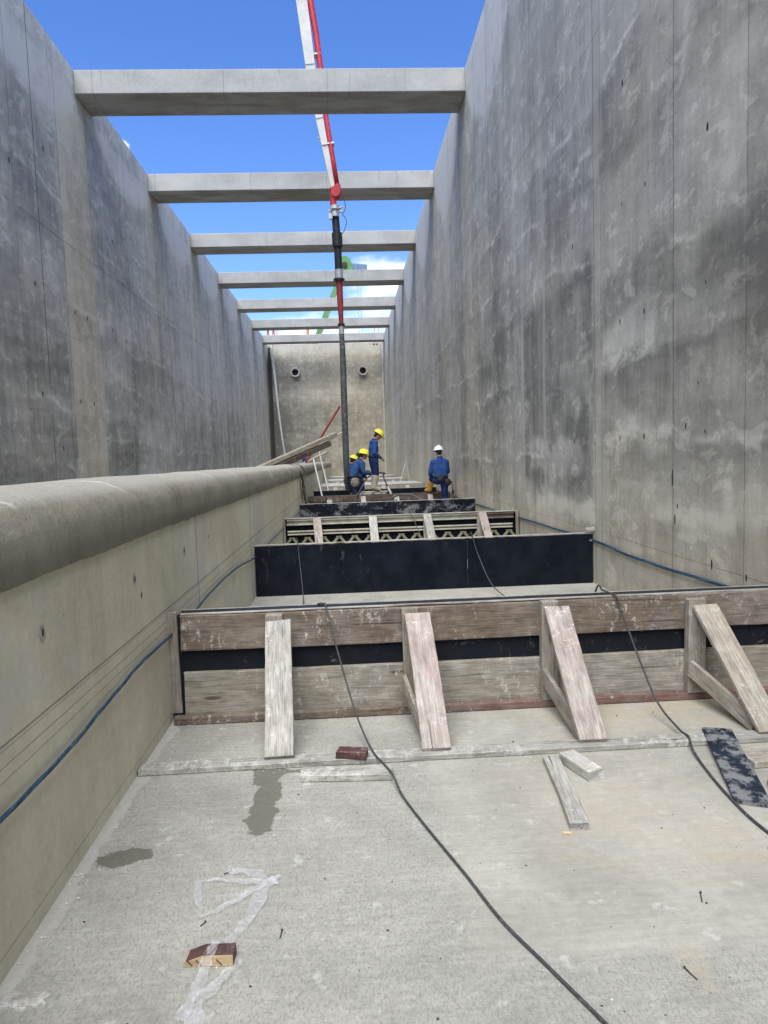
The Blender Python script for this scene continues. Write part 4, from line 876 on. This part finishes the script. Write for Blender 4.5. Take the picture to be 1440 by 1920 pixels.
# flaked slurry plate in the corner bottom left
sv=[];ra=random.Random(3); N=22
for i in range(N):
    a=2*math.pi*i/N; r=1+.25*ra.uniform(-1,1); sv.append((-1.03+.085*r*math.cos(a),2.06+.035*r*math.sin(a)+.25*.085*r*math.cos(a)*0,.007))
sk=MB().add([(-1.03,2.06,.009)]+sv+[(x,y,0) for x,y,z in sv],[(0,1+i,1+(i+1)%N) for i in range(N)]+[(1+i,1+N+i,1+N+(i+1)%N,1+(i+1)%N) for i in range(N)])
sk.build('mortar_flake',M['wkick'],label='pale flat flake of mortar against the low wall at the bottom left',cat='mortar flake')

# ------------------------------------------------------------------ PUMP BOOM AND HOSE
bt=empty('concrete_pump_boom',(-.06,20.5,9.0),'white and red concrete pump boom with its long black hose hanging down between the beams','concrete pump boom')
yb_=20.5
def rbox(p0,p1,w0,w1,d,mb,mi=0):
    p0,p1=Vector(p0),Vector(p1); t=(p1-p0).normalized(); s=Vector((1,0,0)); s=(s-t*s.dot(t)).normalized(); q=t.cross(s)
    vs=[]
    for p,w_ in ((p0,w0),(p1,w1)):
        for a,b in ((-1,-1),(1,-1),(1,1),(-1,1)): vs.append(p+s*a*w_/2+q*b*d/2)
    mb.add(vs,[(0,1,2,3),(7,6,5,4),(0,4,5,1),(1,5,6,2),(2,6,7,3),(3,7,4,0)],mi)
mb=MB(); rbox((-.115,yb_,8.98),(-.42,yb_,10.83),.12,.20,.2,mb); rbox((-.42,yb_,10.83),(-.62,yb_,12.23),.20,.26,.24,mb); rbox((-.62,yb_,12.23),(-.79,yb_,13.97),.26,.30,.28,mb); rbox((-.79,yb_,13.97),(-1.7,yb_,23.),.30,.4,.35,mb); mb.build('boom_arm',M['white'],bt)
rd=[(-.005,yb_-.06,9.0),(-.10,yb_-.06,9.75),(-.235,yb_-.06,10.82),(-.335,yb_-.06,12.1),(-.43,yb_-.06,13.05),(-.56,yb_-.06,13.97),(-1.45,yb_-.06,23)]
MB().tube(rd,[.075,.075,.07,.078,.085,.09,.11],14).build('delivery_pipe',M['red'],bt,smooth=True)
for p in ((-.21,yb_,10.15),(-.50,yb_,12.5)): MB().box(p,(.34,.26,.04),Matrix.Rotation(R(-8),3,'Y')).build('pipe_clamp',M['grey'],bt)
cb=MB(); cb.box((-.36,yb_-.02,10.25),(.12,.1,.09)); cb.tube([(-.30,yb_,10.25),(-.5,yb_-.05,10.34)],.02,6); cb.build('arm_bracket',M['grey'],bt)
mb=MB(); mb.tube(catmull([(-.005,yb_-.06,9.06),(.02,yb_-.08,8.88),(-.01,yb_-.1,8.76),(-.10,yb_-.1,8.76),(-.13,yb_-.08,8.66),(-.125,yb_-.08,8.50)],6),.09,14); mb.tube([(-.06,yb_-.2,8.84),(-.06,yb_+.15,8.84)],.13,16)
mb.box((-.1,yb_-.06,8.98),(.26,.2,.04),Matrix.Rotation(R(-20),3,'Y')); mb.build('swivel_elbow',M['red'],bt,smooth=False)
mb=MB(); hx=-.075; mb.tube([(hx-.02,yb_-.08,8.50),(hx-.02,yb_-.08,8.20)],.11,14); mb.tube([(hx-.02,yb_-.08,8.42),(hx-.02,yb_-.08,8.38)],.16,14); mb.box((hx-.14,yb_-.1,8.20),(.10,.1,.14)); mb.box((hx+.13,yb_-.1,8.36),(.12,.08,.09)); mb.tube([(hx-.2,yb_-.16,8.34),(hx+.2,yb_-.16,8.44)],.022,6); mb.build('coupling',M['grey'],bt)
yh=20.5
mb=MB(); mb.tube(catmull([(-.085,yh,8.28),(-.072,yh,7.9),(-.055,yh,7.55),(-.05,yh,7.1),(-.045,yh,6.60)],5),[.105]*21,14,rnd=False); mb.tube([(-.06,yh,7.78),(-.053,yh,7.40)],.145,14); mb.build('rubber_hose',M['black'],bt,smooth=False)
MB().tube([(-.045,yh,6.78),(-.045,yh,6.52)],.115,14).build('hose_band',M['grey'],bt,smooth=False)
MB().tube([(-.045,yh,6.53),(-.045,yh,6.47)],.155,14).box((-.16,yh,6.52),(.08,.03,.02),Matrix.Rotation(R(35),3,'Y')).build('clamp_ring',M['black'],bt)
MB().tube([(-.045,yh,6.48),(-.035,yh,5.9),(-.03,yh,5.25)],[.095,.085,.062],14).build('red_reducer',M['dkred'],bt,smooth=False)
MB().tube([(-.03,yh,5.29),(-.03,yh,5.22)],.10,14).build('clamp_ring',M['black'],bt)
MB().tube([(-.03,yh,5.22),(-.03,yh,5.0)],.08,14).build('hose_band',M['grey'],bt,smooth=False)
lh=catmull([(-.03,yh,5.02),(-.02,yh,4.4),(-.025,yh,3.4),(-.03,yh,2.4),(-.03,yh,1.5),(-.02,yh+.03,1.0),(.0,yh+.1,.60)],6)
MB().tube(lh,[.068+.022*min(1,i/9) for i in range(len(lh))],14).build('lower_hose',M['hose'],bt,smooth=True)
MB().tube(catmull([(.01,yh-.1,8.98),(.10,yh-.12,8.85),(.20,yh-.1,8.55),(.18,yh-.1,8.36),(.10,yh-.1,8.25)],6)+catmull([(.11,yh-.1,8.25),(.22,yh-.1,8.1),(.16,yh-.1,7.85),(.03,yh-.1,7.65)],6),.011,6).build('control_cable',M['cabg'],bt,smooth=True)

# ------------------------------------------------------------------ BEYOND THE BASIN
gb=empty('concrete_pump_boom',(-8.9,75,-.9),'green boom with knuckle joint rising far behind the end wall','concrete pump boom')
mb=MB(); rbox((-8.9,75,-.9),(.10,75,20.1),.75,.5,.6,mb); mb.build('boom_arm',M['green'],gb)
mb=MB(); rbox((-8.55,74.6,-.9),(.28,74.6,19.9),.16,.12,.12,mb); mb.build('side_pipe',M['olive'],gb)
pl_=[(-.15,20.2),(-.05,21.2),(.15,21.75),(.55,21.85),(.95,21.6),(1.25,20.9),(1.25,20.2)]
mb=MB(); n=len(pl_); vs=[(x,74.5,z) for x,z in pl_]+[(x,75.3,z) for x,z in pl_]; mb.add(vs,[tuple(range(n)),tuple(range(n,2*n))[::-1]]+[(i,i+n,(i+1)%n+n,(i+1)%n) for i in range(n)]); mb.build('knuckle_plate',M['green'],gb)
MB().tube([(.45,74.3,20.9),(.45,75.4,20.9)],.28,16).build('knuckle_pin',M['hole'],gb)
mb=MB(); rbox((1.15,75,20.75),(5.2,75,19.9),.7,.7,.5,mb); 
mb=MB(); vs=[]
for x,za,zb in ((1.2,20.2,21.1),(2.75,20.1,20.95)): vs+=[(x,74.7,za),(x,74.7,zb),(x,75.2,zb),(x,75.2,za)]
mb.add(vs,[(0,1,2,3),(7,6,5,4),(0,4,5,1),(1,5,6,2),(2,6,7,3),(3,7,4,0)]); mb.build('second_arm',M['bluegrey'],gb)
mst=MB()
for x in (1.72,2.04):
    for y in (75.,75.35): mst.box((x,y,9.2),(.05,.05,20.2))
for k in range(50):
    z=-.7+k*.4; a,b=((1.72,2.04) if k%2 else (2.04,1.72)); mst.tube([(a,75,z),(b,75,z+.4)],.012,4,cap=False)
mst.build('lattice_mast',M['lblue'],label='thin pale blue lattice mast far behind the end wall',cat='mast')
for k,(x,ww,mt) in enumerate([(-4.83,.16,'pipe'),(-2.545,.22,'orange'),(.25,.05,'orange'),(2.36,.05,'orange'),(2.62,.05,'orange')]):
    MB().box((x,Y1+.2,ZT+.32),(ww,.08,1.2),bev=.004).box((x,Y1+.2,ZT-.255),(ww+.08,.16,.03)).build('guard_post',M[mt],label=['pale post on top of the end wall, leftmost','broad orange brown post on top of the end wall','thin orange post on the end wall just right of the hose','thin post on the end wall, left of the pair at the right','thin post on the end wall, rightmost'][k],cat='post',group='posts on the end wall')
for k,x in enumerate((-5.45,-5.05)):
    MB().tube([(x-.16,Y1+.25,ZT-.27),(x,Y1+.25,ZT+1.0)],.04,8).tube([(x+.16,Y1+.25,ZT-.27),(x,Y1+.25,ZT+1.0)],.04,8).tube([(x-.08,Y1+.25,ZT+.35),(x+.08,Y1+.25,ZT+.35)],.03,6).build('red_trestle',M['red'],label='%s red trestle on the far left corner of the end wall'%('left' if k==0 else 'right'),cat='trestle',group='red trestles on the end wall')

# ------------------------------------------------------------------ THINGS ON AND BY THE LOW WALL
def zc(y): return 1.515+fz(y)
def lean(c,e,w_,t_,mat,label,name='timber_beam',group=None):
    c,e=Vector(c),Vector(e); d=(e-c); k=(c.z+.0-(fz(c.y)+w_*.6))/d.z; low=c-d*k
    return board(name,low,e,w_,t_,mat,None,(0,0,1),label=label,cat='timber',group=group)
lean((-1.41,17.35,zc(17.35)+.225),(-.30,19.0,2.15),.12,.095,M['wtan'],'thick upper timber leaning up over the low wall beside the hose')
lean((-1.41,17.30,zc(17.30)+.070),(-.46,18.74,1.90),.135,.12,M['wdark'],'thick brown lower timber leaning up over the low wall, darker than the one above')
lean((-1.41,17.75,zc(17.75)+.055),(-.12,19.5,2.20),.06,.04,M['wgrey'],'thin pale lath reaching highest beside the hose above the timbers')
lean((-1.41,26.0,zc(26)+.06),(-.78,27.6,1.72),.14,.06,M['wtan'],'shorter plank poking over the low wall behind the timbers')
d0=Vector((-1.345,24.,1.45)); d1=Vector((-.186,24.,3.211)); d=(d1-d0).normalized(); k=(d0.z-fz(24))/d.z
MB().tube([d0-d*k,d1],.035,8).build('red_prop',M['dkred'],label='slender dark red prop leaning up over the low wall past the timbers',cat='prop')
def pole(a,b,r,label,mat=M['pvc']): return MB().tube([a,b],r,8).build('pole',mat,label=label,cat='pole',group='thin poles leaning by the low wall')
pole((-1.00,21.2,1.50),(-.70,20.6,.10),.022,'nearer white pole propped against the low wall inside the channel')
pole((-1.02,26.2,1.75),(-.62,25.6,fz(25.6)),.024,'farther white pole propped against the low wall inside the channel')
pole((2.36,29.0,1.20),(2.13,28.8,.46),.014,'thin pale pole leaning on the cast block near the right wall')
pole((2.42,29.1,1.15),(2.50,28.9,.46),.008,'thinner upright rod beside the pale pole near the right wall')
pole((-.55,30.0,.9),(-1.0,30.4,1.36),.012,'thin string pole from the end of the timbers down to the block',M['cabg'])
# dirty cloth strap over the coping
pts=[(-1.45,16.3,zc(16.3)-.005),(-1.30,16.35,zc(16.3)-.005),(-1.19,16.5,1.34),(-1.095,16.75,1.16),(-1.085,17.1,.90),(-1.08,17.4,.62),(-1.07,17.8,.30),(-1.06,18.0,.05)]
st=MB(); P=catmull(pts,6); vs=[];K=6
for i,p in enumerate(P):
    wd=.09+.05*math.sin(i*.5)*(i>18)+.0025*i
    for k in range(K):
        u=k/(K-1)-.5; q=p+Vector((.018+.022*math.sin(u*11+i*.6),u*wd*2.4,0)) if i>8 else p+Vector((0,u*wd*2.2,.012)); vs.append(q)
st.add(vs,[(i*K+k,(i+1)*K+k,(i+1)*K+k+1,i*K+k+1) for i in range(len(P)-1) for k in range(K-1)])
so_=st.build('cloth_strap',M['strap'],smooth=True,label='dirty brown cloth strap hanging over the low wall coping',cat='strap'); sm_=so_.modifiers.new('s','SOLIDIFY'); sm_.thickness=.012
# rolled membrane at the end of the low wall
mm=MB(); vs=[];
for i in range(14):
    for k in range(6): vs.append((-1.08+.42*(i/13)**1.3,33+.8*k/5,1.15*(1-i/13)**1.5+fz(33)+.03*math.sin(k*2+i)))
mm.add(vs,[(i*6+k,(i+1)*6+k,(i+1)*6+k+1,i*6+k+1) for i in range(13) for k in range(5)]); mo=mm.build('plastic_sheet',M['pvc'],smooth=True,label='pale plastic sheet draped against the low wall past the workers',cat='sheet'); mo.modifiers.new('s','SOLIDIFY').thickness=.01

# scrap pile the middle worker stands on
pz=z5+.613; px=.71; py=y5+.02
board('pallet_board',(px-.40,py+.05,pz+.02),(px+.33,py+.02,pz+.02),.16,.036,M['wkick'],None,(0,0,1),.004,label='lowest crusted board under the standing worker, laid on the brown panel',cat='board')
board('pallet_board',(px-.32,py+.10,pz+.062),(px+.38,py+.18,pz+.062),.14,.036,M['wgrey'],None,(0,0,1),.004,label='upper crusted board under the boots of the standing worker',cat='board')
rb=MB(); ra=random.Random(9)
for k in range(9):
    c=(px+ra.uniform(-.34,.38),py-.02+ra.uniform(-.06,.05),pz+.055+ra.uniform(0,.03)); rb.box(c,(ra.uniform(.06,.16),.05,.03),Euler((ra.uniform(-.4,.4),ra.uniform(-.5,.5),ra.uniform(-1,1))).to_matrix(),bev=.004)
rb.build('clamp_pile',M['rub'],label='heap of cement crusted clamps at the feet of the standing worker',cat='clamps')

# ------------------------------------------------------------------ PEOPLE
def V3(*a): return Vector(a)
def person(base,rz,J,label,hel='helY',jac='jac',tro='trog',boot='bootG',helmet=True,pouch=None,vis='full',look=(0,1,-.1),bt_=.22):
    """J: joints in local metres, facing +Y.  One continuous body; clothing pieces are children."""
    B=Matrix.Translation(base)@Matrix.Rotation(rz,4,'Z'); T=lambda p:B@Vector(p)
    t=empty('person',base,label,'person','workers on the pour',rz)
    L=lambda a,b,f:Vector(a).lerp(Vector(b),f)
    hd=Vector(J['head']); fwd=Vector(look).normalized(); upv=Vector(J.get('up',(0,0,1))); side=fwd.cross(upv).normalized(); upv=side.cross(fwd).normalized()
    HR=Matrix((side,fwd,upv)).transposed()
    def H(x,y,z): return hd+HR@Vector((x,y,z))
    b=MB()
    def tb(pts,rs,n=12): b.tube([Vector(p) for p in pts],rs,n,rnd=True)
    nk,ch,pv=Vector(J['neck']),Vector(J['chest']),Vector(J['pelvis'])
    # head with face
    b.ell(hd,(.075,.093,.112),HR); b.ell(H(0,.022,-.055),(.056,.068,.062),HR)       # skull, jaw
    b.ell(H(0,.098,-.022),(.013,.020,.026),HR,8,6); b.ell(H(0,.080,.018),(.058,.014,.012),HR,8,6)  # nose, brow
    b.ell(H(0,.086,-.062),(.024,.010,.007),HR,8,6); b.ell(H(0,.080,-.092),(.022,.016,.016),HR,8,6)  # lips, chin
    for s in (-1,1): b.ell(H(s*.077,-.002,-.018),(.010,.018,.030),HR,8,6)
    tb([H(0,-.012,-.06),nk+Vector((0,0,-.02))],[.052,.060])
    tb([nk,ch,pv],[.062,.092,.092])
    tb([J['sL'],J['sR']],[.052,.052])
    for s in 'LR':
        sh,el,wr=Vector(J['s'+s]),Vector(J['e'+s]),Vector(J['w'+s]); tb([sh,L(sh,el,.5),el],[.052,.046,.038]); tb([el,L(el,wr,.4),wr],[.040,.036,.026])
        hdn=Vector(J.get('h'+s,wr+(wr-el).normalized())) ; d=(hdn-wr).normalized() if (hdn-wr).length>1e-4 else (wr-el).normalized()
        sd_=d.cross(Vector((0,0,1))); sd_=sd_.normalized() if sd_.length>.1 else Vector((1,0,0)); pn=sd_.cross(d)
        pm=wr+d*.045; tb([wr,pm,wr+d*.085],[.026,.034,.031])
        sg=1 if s=='L' else -1
        for f,(o_,ln) in enumerate(((-.027,.060),(-.009,.072),(.009,.068),(.027,.052))):
            a0=wr+d*.088+sd_*o_; a1=a0+d*ln*.5-pn*.008; a2=a1+d*ln*.35-pn*.025; b.tube([a0,a1,a2],[.0105,.010,.0085],8,rnd=True)
        a0=wr+d*.03-sd_*.026; b.tube([a0,a0+d*.03-sd_*.022-pn*.01,a0+d*.055-sd_*.026-pn*.022],[.013,.011,.009],8,rnd=True)
        hp,kn,an,to=Vector(J['p'+s]),Vector(J['k'+s]),Vector(J['a'+s]),Vector(J['t'+s])
        tb([hp,L(hp,kn,.5),kn],[.088,.075,.055]); tb([kn,L(kn,an,.35),an],[.055,.057,.038]); tb([an,L(an,to,.6),to],[.040,.036,.030])
    b.v=[tuple(T(p)) for p in b.v]; b.build('body',M['skin'],t,remesh=.010,relax=3,origin=base)
    def cl(name,mat,parts,vox=.011,par=None,ells=()):
        q=MB()
        for pts,rs in parts: q.tube([Vector(p) for p in pts],rs,14,rnd=True)
        for c,r in ells: q.ell(c,r)
        q.v=[tuple(T(p)) for p in q.v]; return q.build(name,mat,par or t,remesh=vox,relax=2,origin=base)
    wa=pv+Vector((0,0,.04))
    ar=[]
    for s in 'LR':
        sh,el,wr=Vector(J['s'+s]),Vector(J['e'+s]),Vector(J['w'+s]); ar+=[([sh,L(sh,el,.5),el],[.078,.070,.060]),([el,L(el,wr,.45),L(el,wr,.93)],[.062,.055,.043]),([L(sh,el,.72),L(sh,el,.78)],[.066,.066])]
    axl=(Vector(J['sR'])-Vector(J['sL'])).normalized()
    torso=[([nk+Vector((0,0,.0)),L(nk,ch,.35)],[.072,.10])]
    for o_ in (-.085,-.03,.03,.085): torso.append(([L(nk,ch,.35)+axl*o_,ch+axl*o_*1.05,L(ch,pv,.6)+axl*o_*.95,wa+axl*o_*.85+Vector((0,0,-.05))],[.085,.118,.112,.112]))
    torso.append(([J['sL'],J['sR']],[.080,.080]))
    cl('jacket',M[jac],torso+ar)
    col=MB(); col.tube([T(nk+Vector((0,.0,.03))),T(nk+Vector((0,0,.055)))],[.074,.068],14); col.build('collar',M[jac],t,smooth=True)
    legs=[([Vector(J['pL']),Vector(J['pR'])],[.118,.118]),([pv+Vector((0,0,.03)),pv-Vector((0,0,.04))],[.125,.13]),([pv+axl*.07,pv-axl*.07],[.115,.115])]
    for s in 'LR':
        hp,kn,an=Vector(J['p'+s]),Vector(J['k'+s]),Vector(J['a'+s]); legs+=[([hp,L(hp,kn,.5),kn],[.118,.100,.080]),([kn,L(kn,an,.45),L(kn,an,.78)],[.080,.078,.070])]
    cl('trousers',M[tro],legs)
    for s in 'LR':
        kn,an,to=Vector(J['k'+s]),Vector(J['a'+s]),Vector(J['t'+s]); cl('boot',M[boot],[([L(kn,an,J.get('bt'+s,bt_)),L(kn,an,.7),an],[.090,.074,.062]),([an,L(an,to,.5),to],[.060,.054,.046]),([an+(an-to).normalized()*.04,an],[.05,.055])])
    # hair then helmet
    q=MB(); q.ell(H(0,-.016,.022),(.083,.096,.104),HR); q.ell(H(0,-.05,-.035),(.070,.055,.062),HR); q.v=[tuple(T(p)) for p in q.v]
    hr=q.build('hair',M['hair'],t,remesh=.010,origin=base)
    if helmet:
        q=MB(); n=28; m_=10; vs=[]
        for i in range(m_+1):
            th=math.pi/2*i/m_
            for j in range(n):
                a=2*math.pi*j/n; rg=1+.015*math.cos(3*a)
                vs.append(T(H(.122*math.sin(th)*math.cos(a)*rg,.150*math.sin(th)*math.sin(a),.045+.118*math.cos(th)))) 
        for k,(ex,zz) in enumerate(((1.10,.040),(1.11,.030),(1.0,.030))):
            for j in range(n):
                a=2*math.pi*j/n; pk=max(0,math.sin(a))**3*.045*(k<2); vs.append(T(H(.122*ex*math.cos(a),.150*ex*math.sin(a)+pk,zz+(-.012*(pk>0.01)))))
        R_=m_+4; fs=[(i*n+j,(i+1)*n+j,(i+1)*n+(j+1)%n,i*n+(j+1)%n) for i in range(R_-1) for j in range(n)]
        q.add(vs,fs); rg=[T(H(0,.150*math.sin(a),.050+.120*math.cos(a))) for a in np.linspace(-1.3,1.3,12)]; q.tube(rg,.012,8,rnd=True)
        ho=q.build('helmet',M[hel],t,smooth=True)
    bl=MB(); bc=pv+Vector((0,0,.045)); bv=[]; 
    for zz,rr_ in ((-.03,1.0),(.03,1.0)):
        for j in range(20):
            a=2*math.pi*j/20; bv.append(T(bc+axl*(.200*math.cos(a))*rr_+Vector((0,0,zz))+axl.cross(Vector((0,0,1)))*(.137*math.sin(a))))
    bl.add(bv,[(j,(j+1)%20,20+(j+1)%20,20+j) for j in range(20)]); bo=bl.build('belt',M['belt'],t,smooth=True); bo.modifiers.new('s','SOLIDIFY').thickness=.01
    if pouch:
        for (c,r,mt,nm) in pouch:
            q=MB(); c=Vector(c)
            q.ell(c,r); q.ell(c+Vector((0,0,r[2]*.5)),(r[0]*.9,r[1]*.9,r[2]*.5)); q.v=[tuple(T(p)) for p in q.v]; q.build(nm,M[mt],t,remesh=.010,origin=base)
    return t
# right worker, back to us, one ochre boot on the panel
zA=fz(18.75)
JA=dict(head=(.0,.05,1.715),neck=(.02,.0,1.54),chest=(.03,-.0,1.28),pelvis=(.02,-.02,1.01),sL=(-.165,.02,1.435),sR=(.19,.0,1.435),eL=(-.235,.06,1.17),wL=(-.17,.26,1.00),hL=(-.10,.34,.96),eR=(.245,.06,1.18),wR=(.17,.30,1.04),hR=(.10,.36,1.0),
 pL=(-.08,.0,.96),pR=(.12,-.02,.96),kL=(-.13,.40,.97-.05),aL=(-.15,.50,.645),tL=(-.20,.70,.615),kR=(.14,.04,.52),aR=(.15,-.04,.10),tR=(.17,.12,.05))
JA['btR']=.72; JA['kL']=(-.13,.36,.98); JA['aL']=(-.14,.47,.73); JA['aL']=(-.16,.55,.70); JA['tL']=(-.22,.72,.665)
pA=person((2.43,18.80,zA),R(6),JA,'worker in royal blue and white helmet, back turned, one ochre boot on the panel','helW','jac','tro','bootY',look=(-.25,1,-.12),
 pouch=[((.19,-.10,.90),(.10,.07,.10),'belt','tool_pouch'),((.0,-.16,.98),(.10,.05,.07),'belt','tool_pouch')])
h_=MB(); bA=WM[pA]
h_.tube([bA@V3(.30,-.10,.92),bA@V3(.33,-.10,.66)],.012,8); h_.box(bA@V3(.335,-.10,.63),(.05,.03,.10)); h_.build('hammer',M['belt'],pA)
# middle worker standing on the boards, facing right, head bowed
JB=dict(head=(.0,.15,1.52),neck=(.0,.045,1.385),chest=(0,.01,1.18),pelvis=(0,.0,.90),sL=(-.18,.02,1.325),sR=(.18,.02,1.325),eL=(-.22,-.02,1.06),wL=(-.12,.20,.93),hL=(-.04,.28,.90),eR=(.23,-.03,1.05),wR=(.15,.17,.90),hR=(.10,.26,.84),
 pL=(-.09,0,.86),pR=(.09,0,.86),kL=(-.10,.05,.47),aL=(-.10,.0,.09),tL=(-.12,.15,.045),kR=(.10,.04,.47),aR=(.11,-.03,.09),tR=(.13,.12,.045))
pB=person((.72,19.62,pz+.085),R(-78),JB,'worker in blue and yellow helmet standing on the boards, facing right, head bowed','helY','jac','tro','bootG',look=(0,1,-.75),up=None) if 0 else person((.72,19.62,pz+.085),R(-78),JB,'worker in blue and yellow helmet standing on the boards, facing right, head bowed','helY','jac','tro','bootG',look=(0,1,-.75))
# left worker leaning forward, holding the vibrator hose
zC=fz(20.3)+.13
JC=dict(head=(.0,.30,1.57),neck=(.0,.17,1.43),chest=(0,.06,1.22),pelvis=(0,-.06,.93),sL=(-.19,.14,1.355),sR=(.19,.14,1.355),eL=(-.22,.26,1.08),wL=(-.12,.48,1.08),hL=(-.08,.56,1.08),eR=(.23,.24,1.08),wR=(.14,.45,1.03),hR=(.10,.54,1.02),
 pL=(-.09,-.05,.88),pR=(.09,-.05,.88),kL=(-.12,.14,.50),aL=(-.12,.10,.09),tL=(-.14,.26,.045),kR=(.12,-.02,.48),aR=(.12,-.22,.09),tR=(.13,-.06,.045))
pC=person((.18,20.25,zC),R(-80),JC,'worker in mid blue and yellow helmet leaning forward over a hose, pale hip pouch','helY','jac2','trog','bootG',look=(0,1,-.22),
 pouch=[((.20,-.02,.80),(.075,.13,.14),'pouch','tool_pouch')],jac_=None) if 0 else person((.18,20.25,zC),R(-80),JC,'worker in mid blue and yellow helmet leaning forward over a hose, pale hip pouch','helY','jac2','trog','bootG',look=(0,1,-.22),
 pouch=[((.20,-.02,.80),(.075,.13,.14),'pouch','tool_pouch')])
# bent worker behind him
zE=fz(21.7)+.13
JE=dict(JC); JE.update(head=(.0,.15,1.42),neck=(.0,.06,1.28),chest=(0,.02,1.06),pelvis=(0,-.04,.79),pL=(-.09,-.03,.75),pR=(.09,-.03,.75),kL=(-.12,.22,.48),kR=(.12,.20,.47),aL=(-.12,.02,.09),aR=(.12,-.02,.09),tR=(.13,.14,.045),tL=(-.14,.18,.045),sL=(-.18,.04,1.21),sR=(.18,.04,1.21),eL=(-.22,.14,.96),wL=(-.12,.34,.88),hL=(-.1,.42,.84),eR=(.23,.14,.96),wR=(.14,.34,.86),hR=(.12,.42,.82))
pE=person((.06,21.6,zE),R(-60),JE,'worker in blue and yellow helmet bending down, mostly hidden behind the leaning worker','helY','jac','tro','bootG',look=(0,1,-.5))
# bare headed worker further back
JD=dict(JB); JD.update(head=(0,.06,1.55),neck=(0,.0,1.40))
pD=person((.33,22.35,fz(22.4)+.13),R(-40),JD,'bareheaded dark haired worker behind the leaning worker, only the head showing','helY','jac2','trog','bootG',helmet=False,look=(0,1,-.2))
# worker on the far side of the low wall
JF=dict(JD); JF.update(head=(0,.10,1.69),neck=(0,.0,1.50),chest=(0,0,1.26))
for s,sx in (('L',-.19),('R',.19)): JF['s'+s]=(sx,0,1.44); JF['e'+s]=(sx*1.2,.05,1.15); JF['w'+s]=(sx*.7,.25,1.02)
pF=person((-2.13,36.0,fz(36)+.24),R(-70),JF,'worker in a pale yellow helmet beyond the low wall, behind the leaning timbers','helY','jac','tro','bootG',look=(0,1,-.2))

# vibrator hoses in the workers' hands
def wp(t,p): return WM[t]@Vector(p)
hc=wp(pC,(-.02,.56,1.05))
vh=cable('vibrator_hose',[hc+V3(-.06,0,.02),hc+V3(.10,-.05,.0),hc+V3(.32,-.3,-.01),(.98,19.75,.98),(1.10,19.65,.66),(1.17,19.6,.50)],.022,M['hose'],'vibrator hose held by the leaning worker, curving down past the standing worker to the right',cat='hose')
MB().tube([(1.10,19.66,.66),(1.19,19.58,.44)],.036,10,rnd=True).build('poker_tip',M['grey'],vh)
cable('vibrator_hose',[hc+V3(-.02,0,-.02),(.52,20.0,.90),(.40,19.75,.72),(.27,19.40,.54),(.18,19.30,.40),(.17,19.25,.10)],.018,M['hose'],'hose hanging from the hands of the leaning worker down over the brown panel',cat='hose')
print('objects',len(bpy.data.objects))
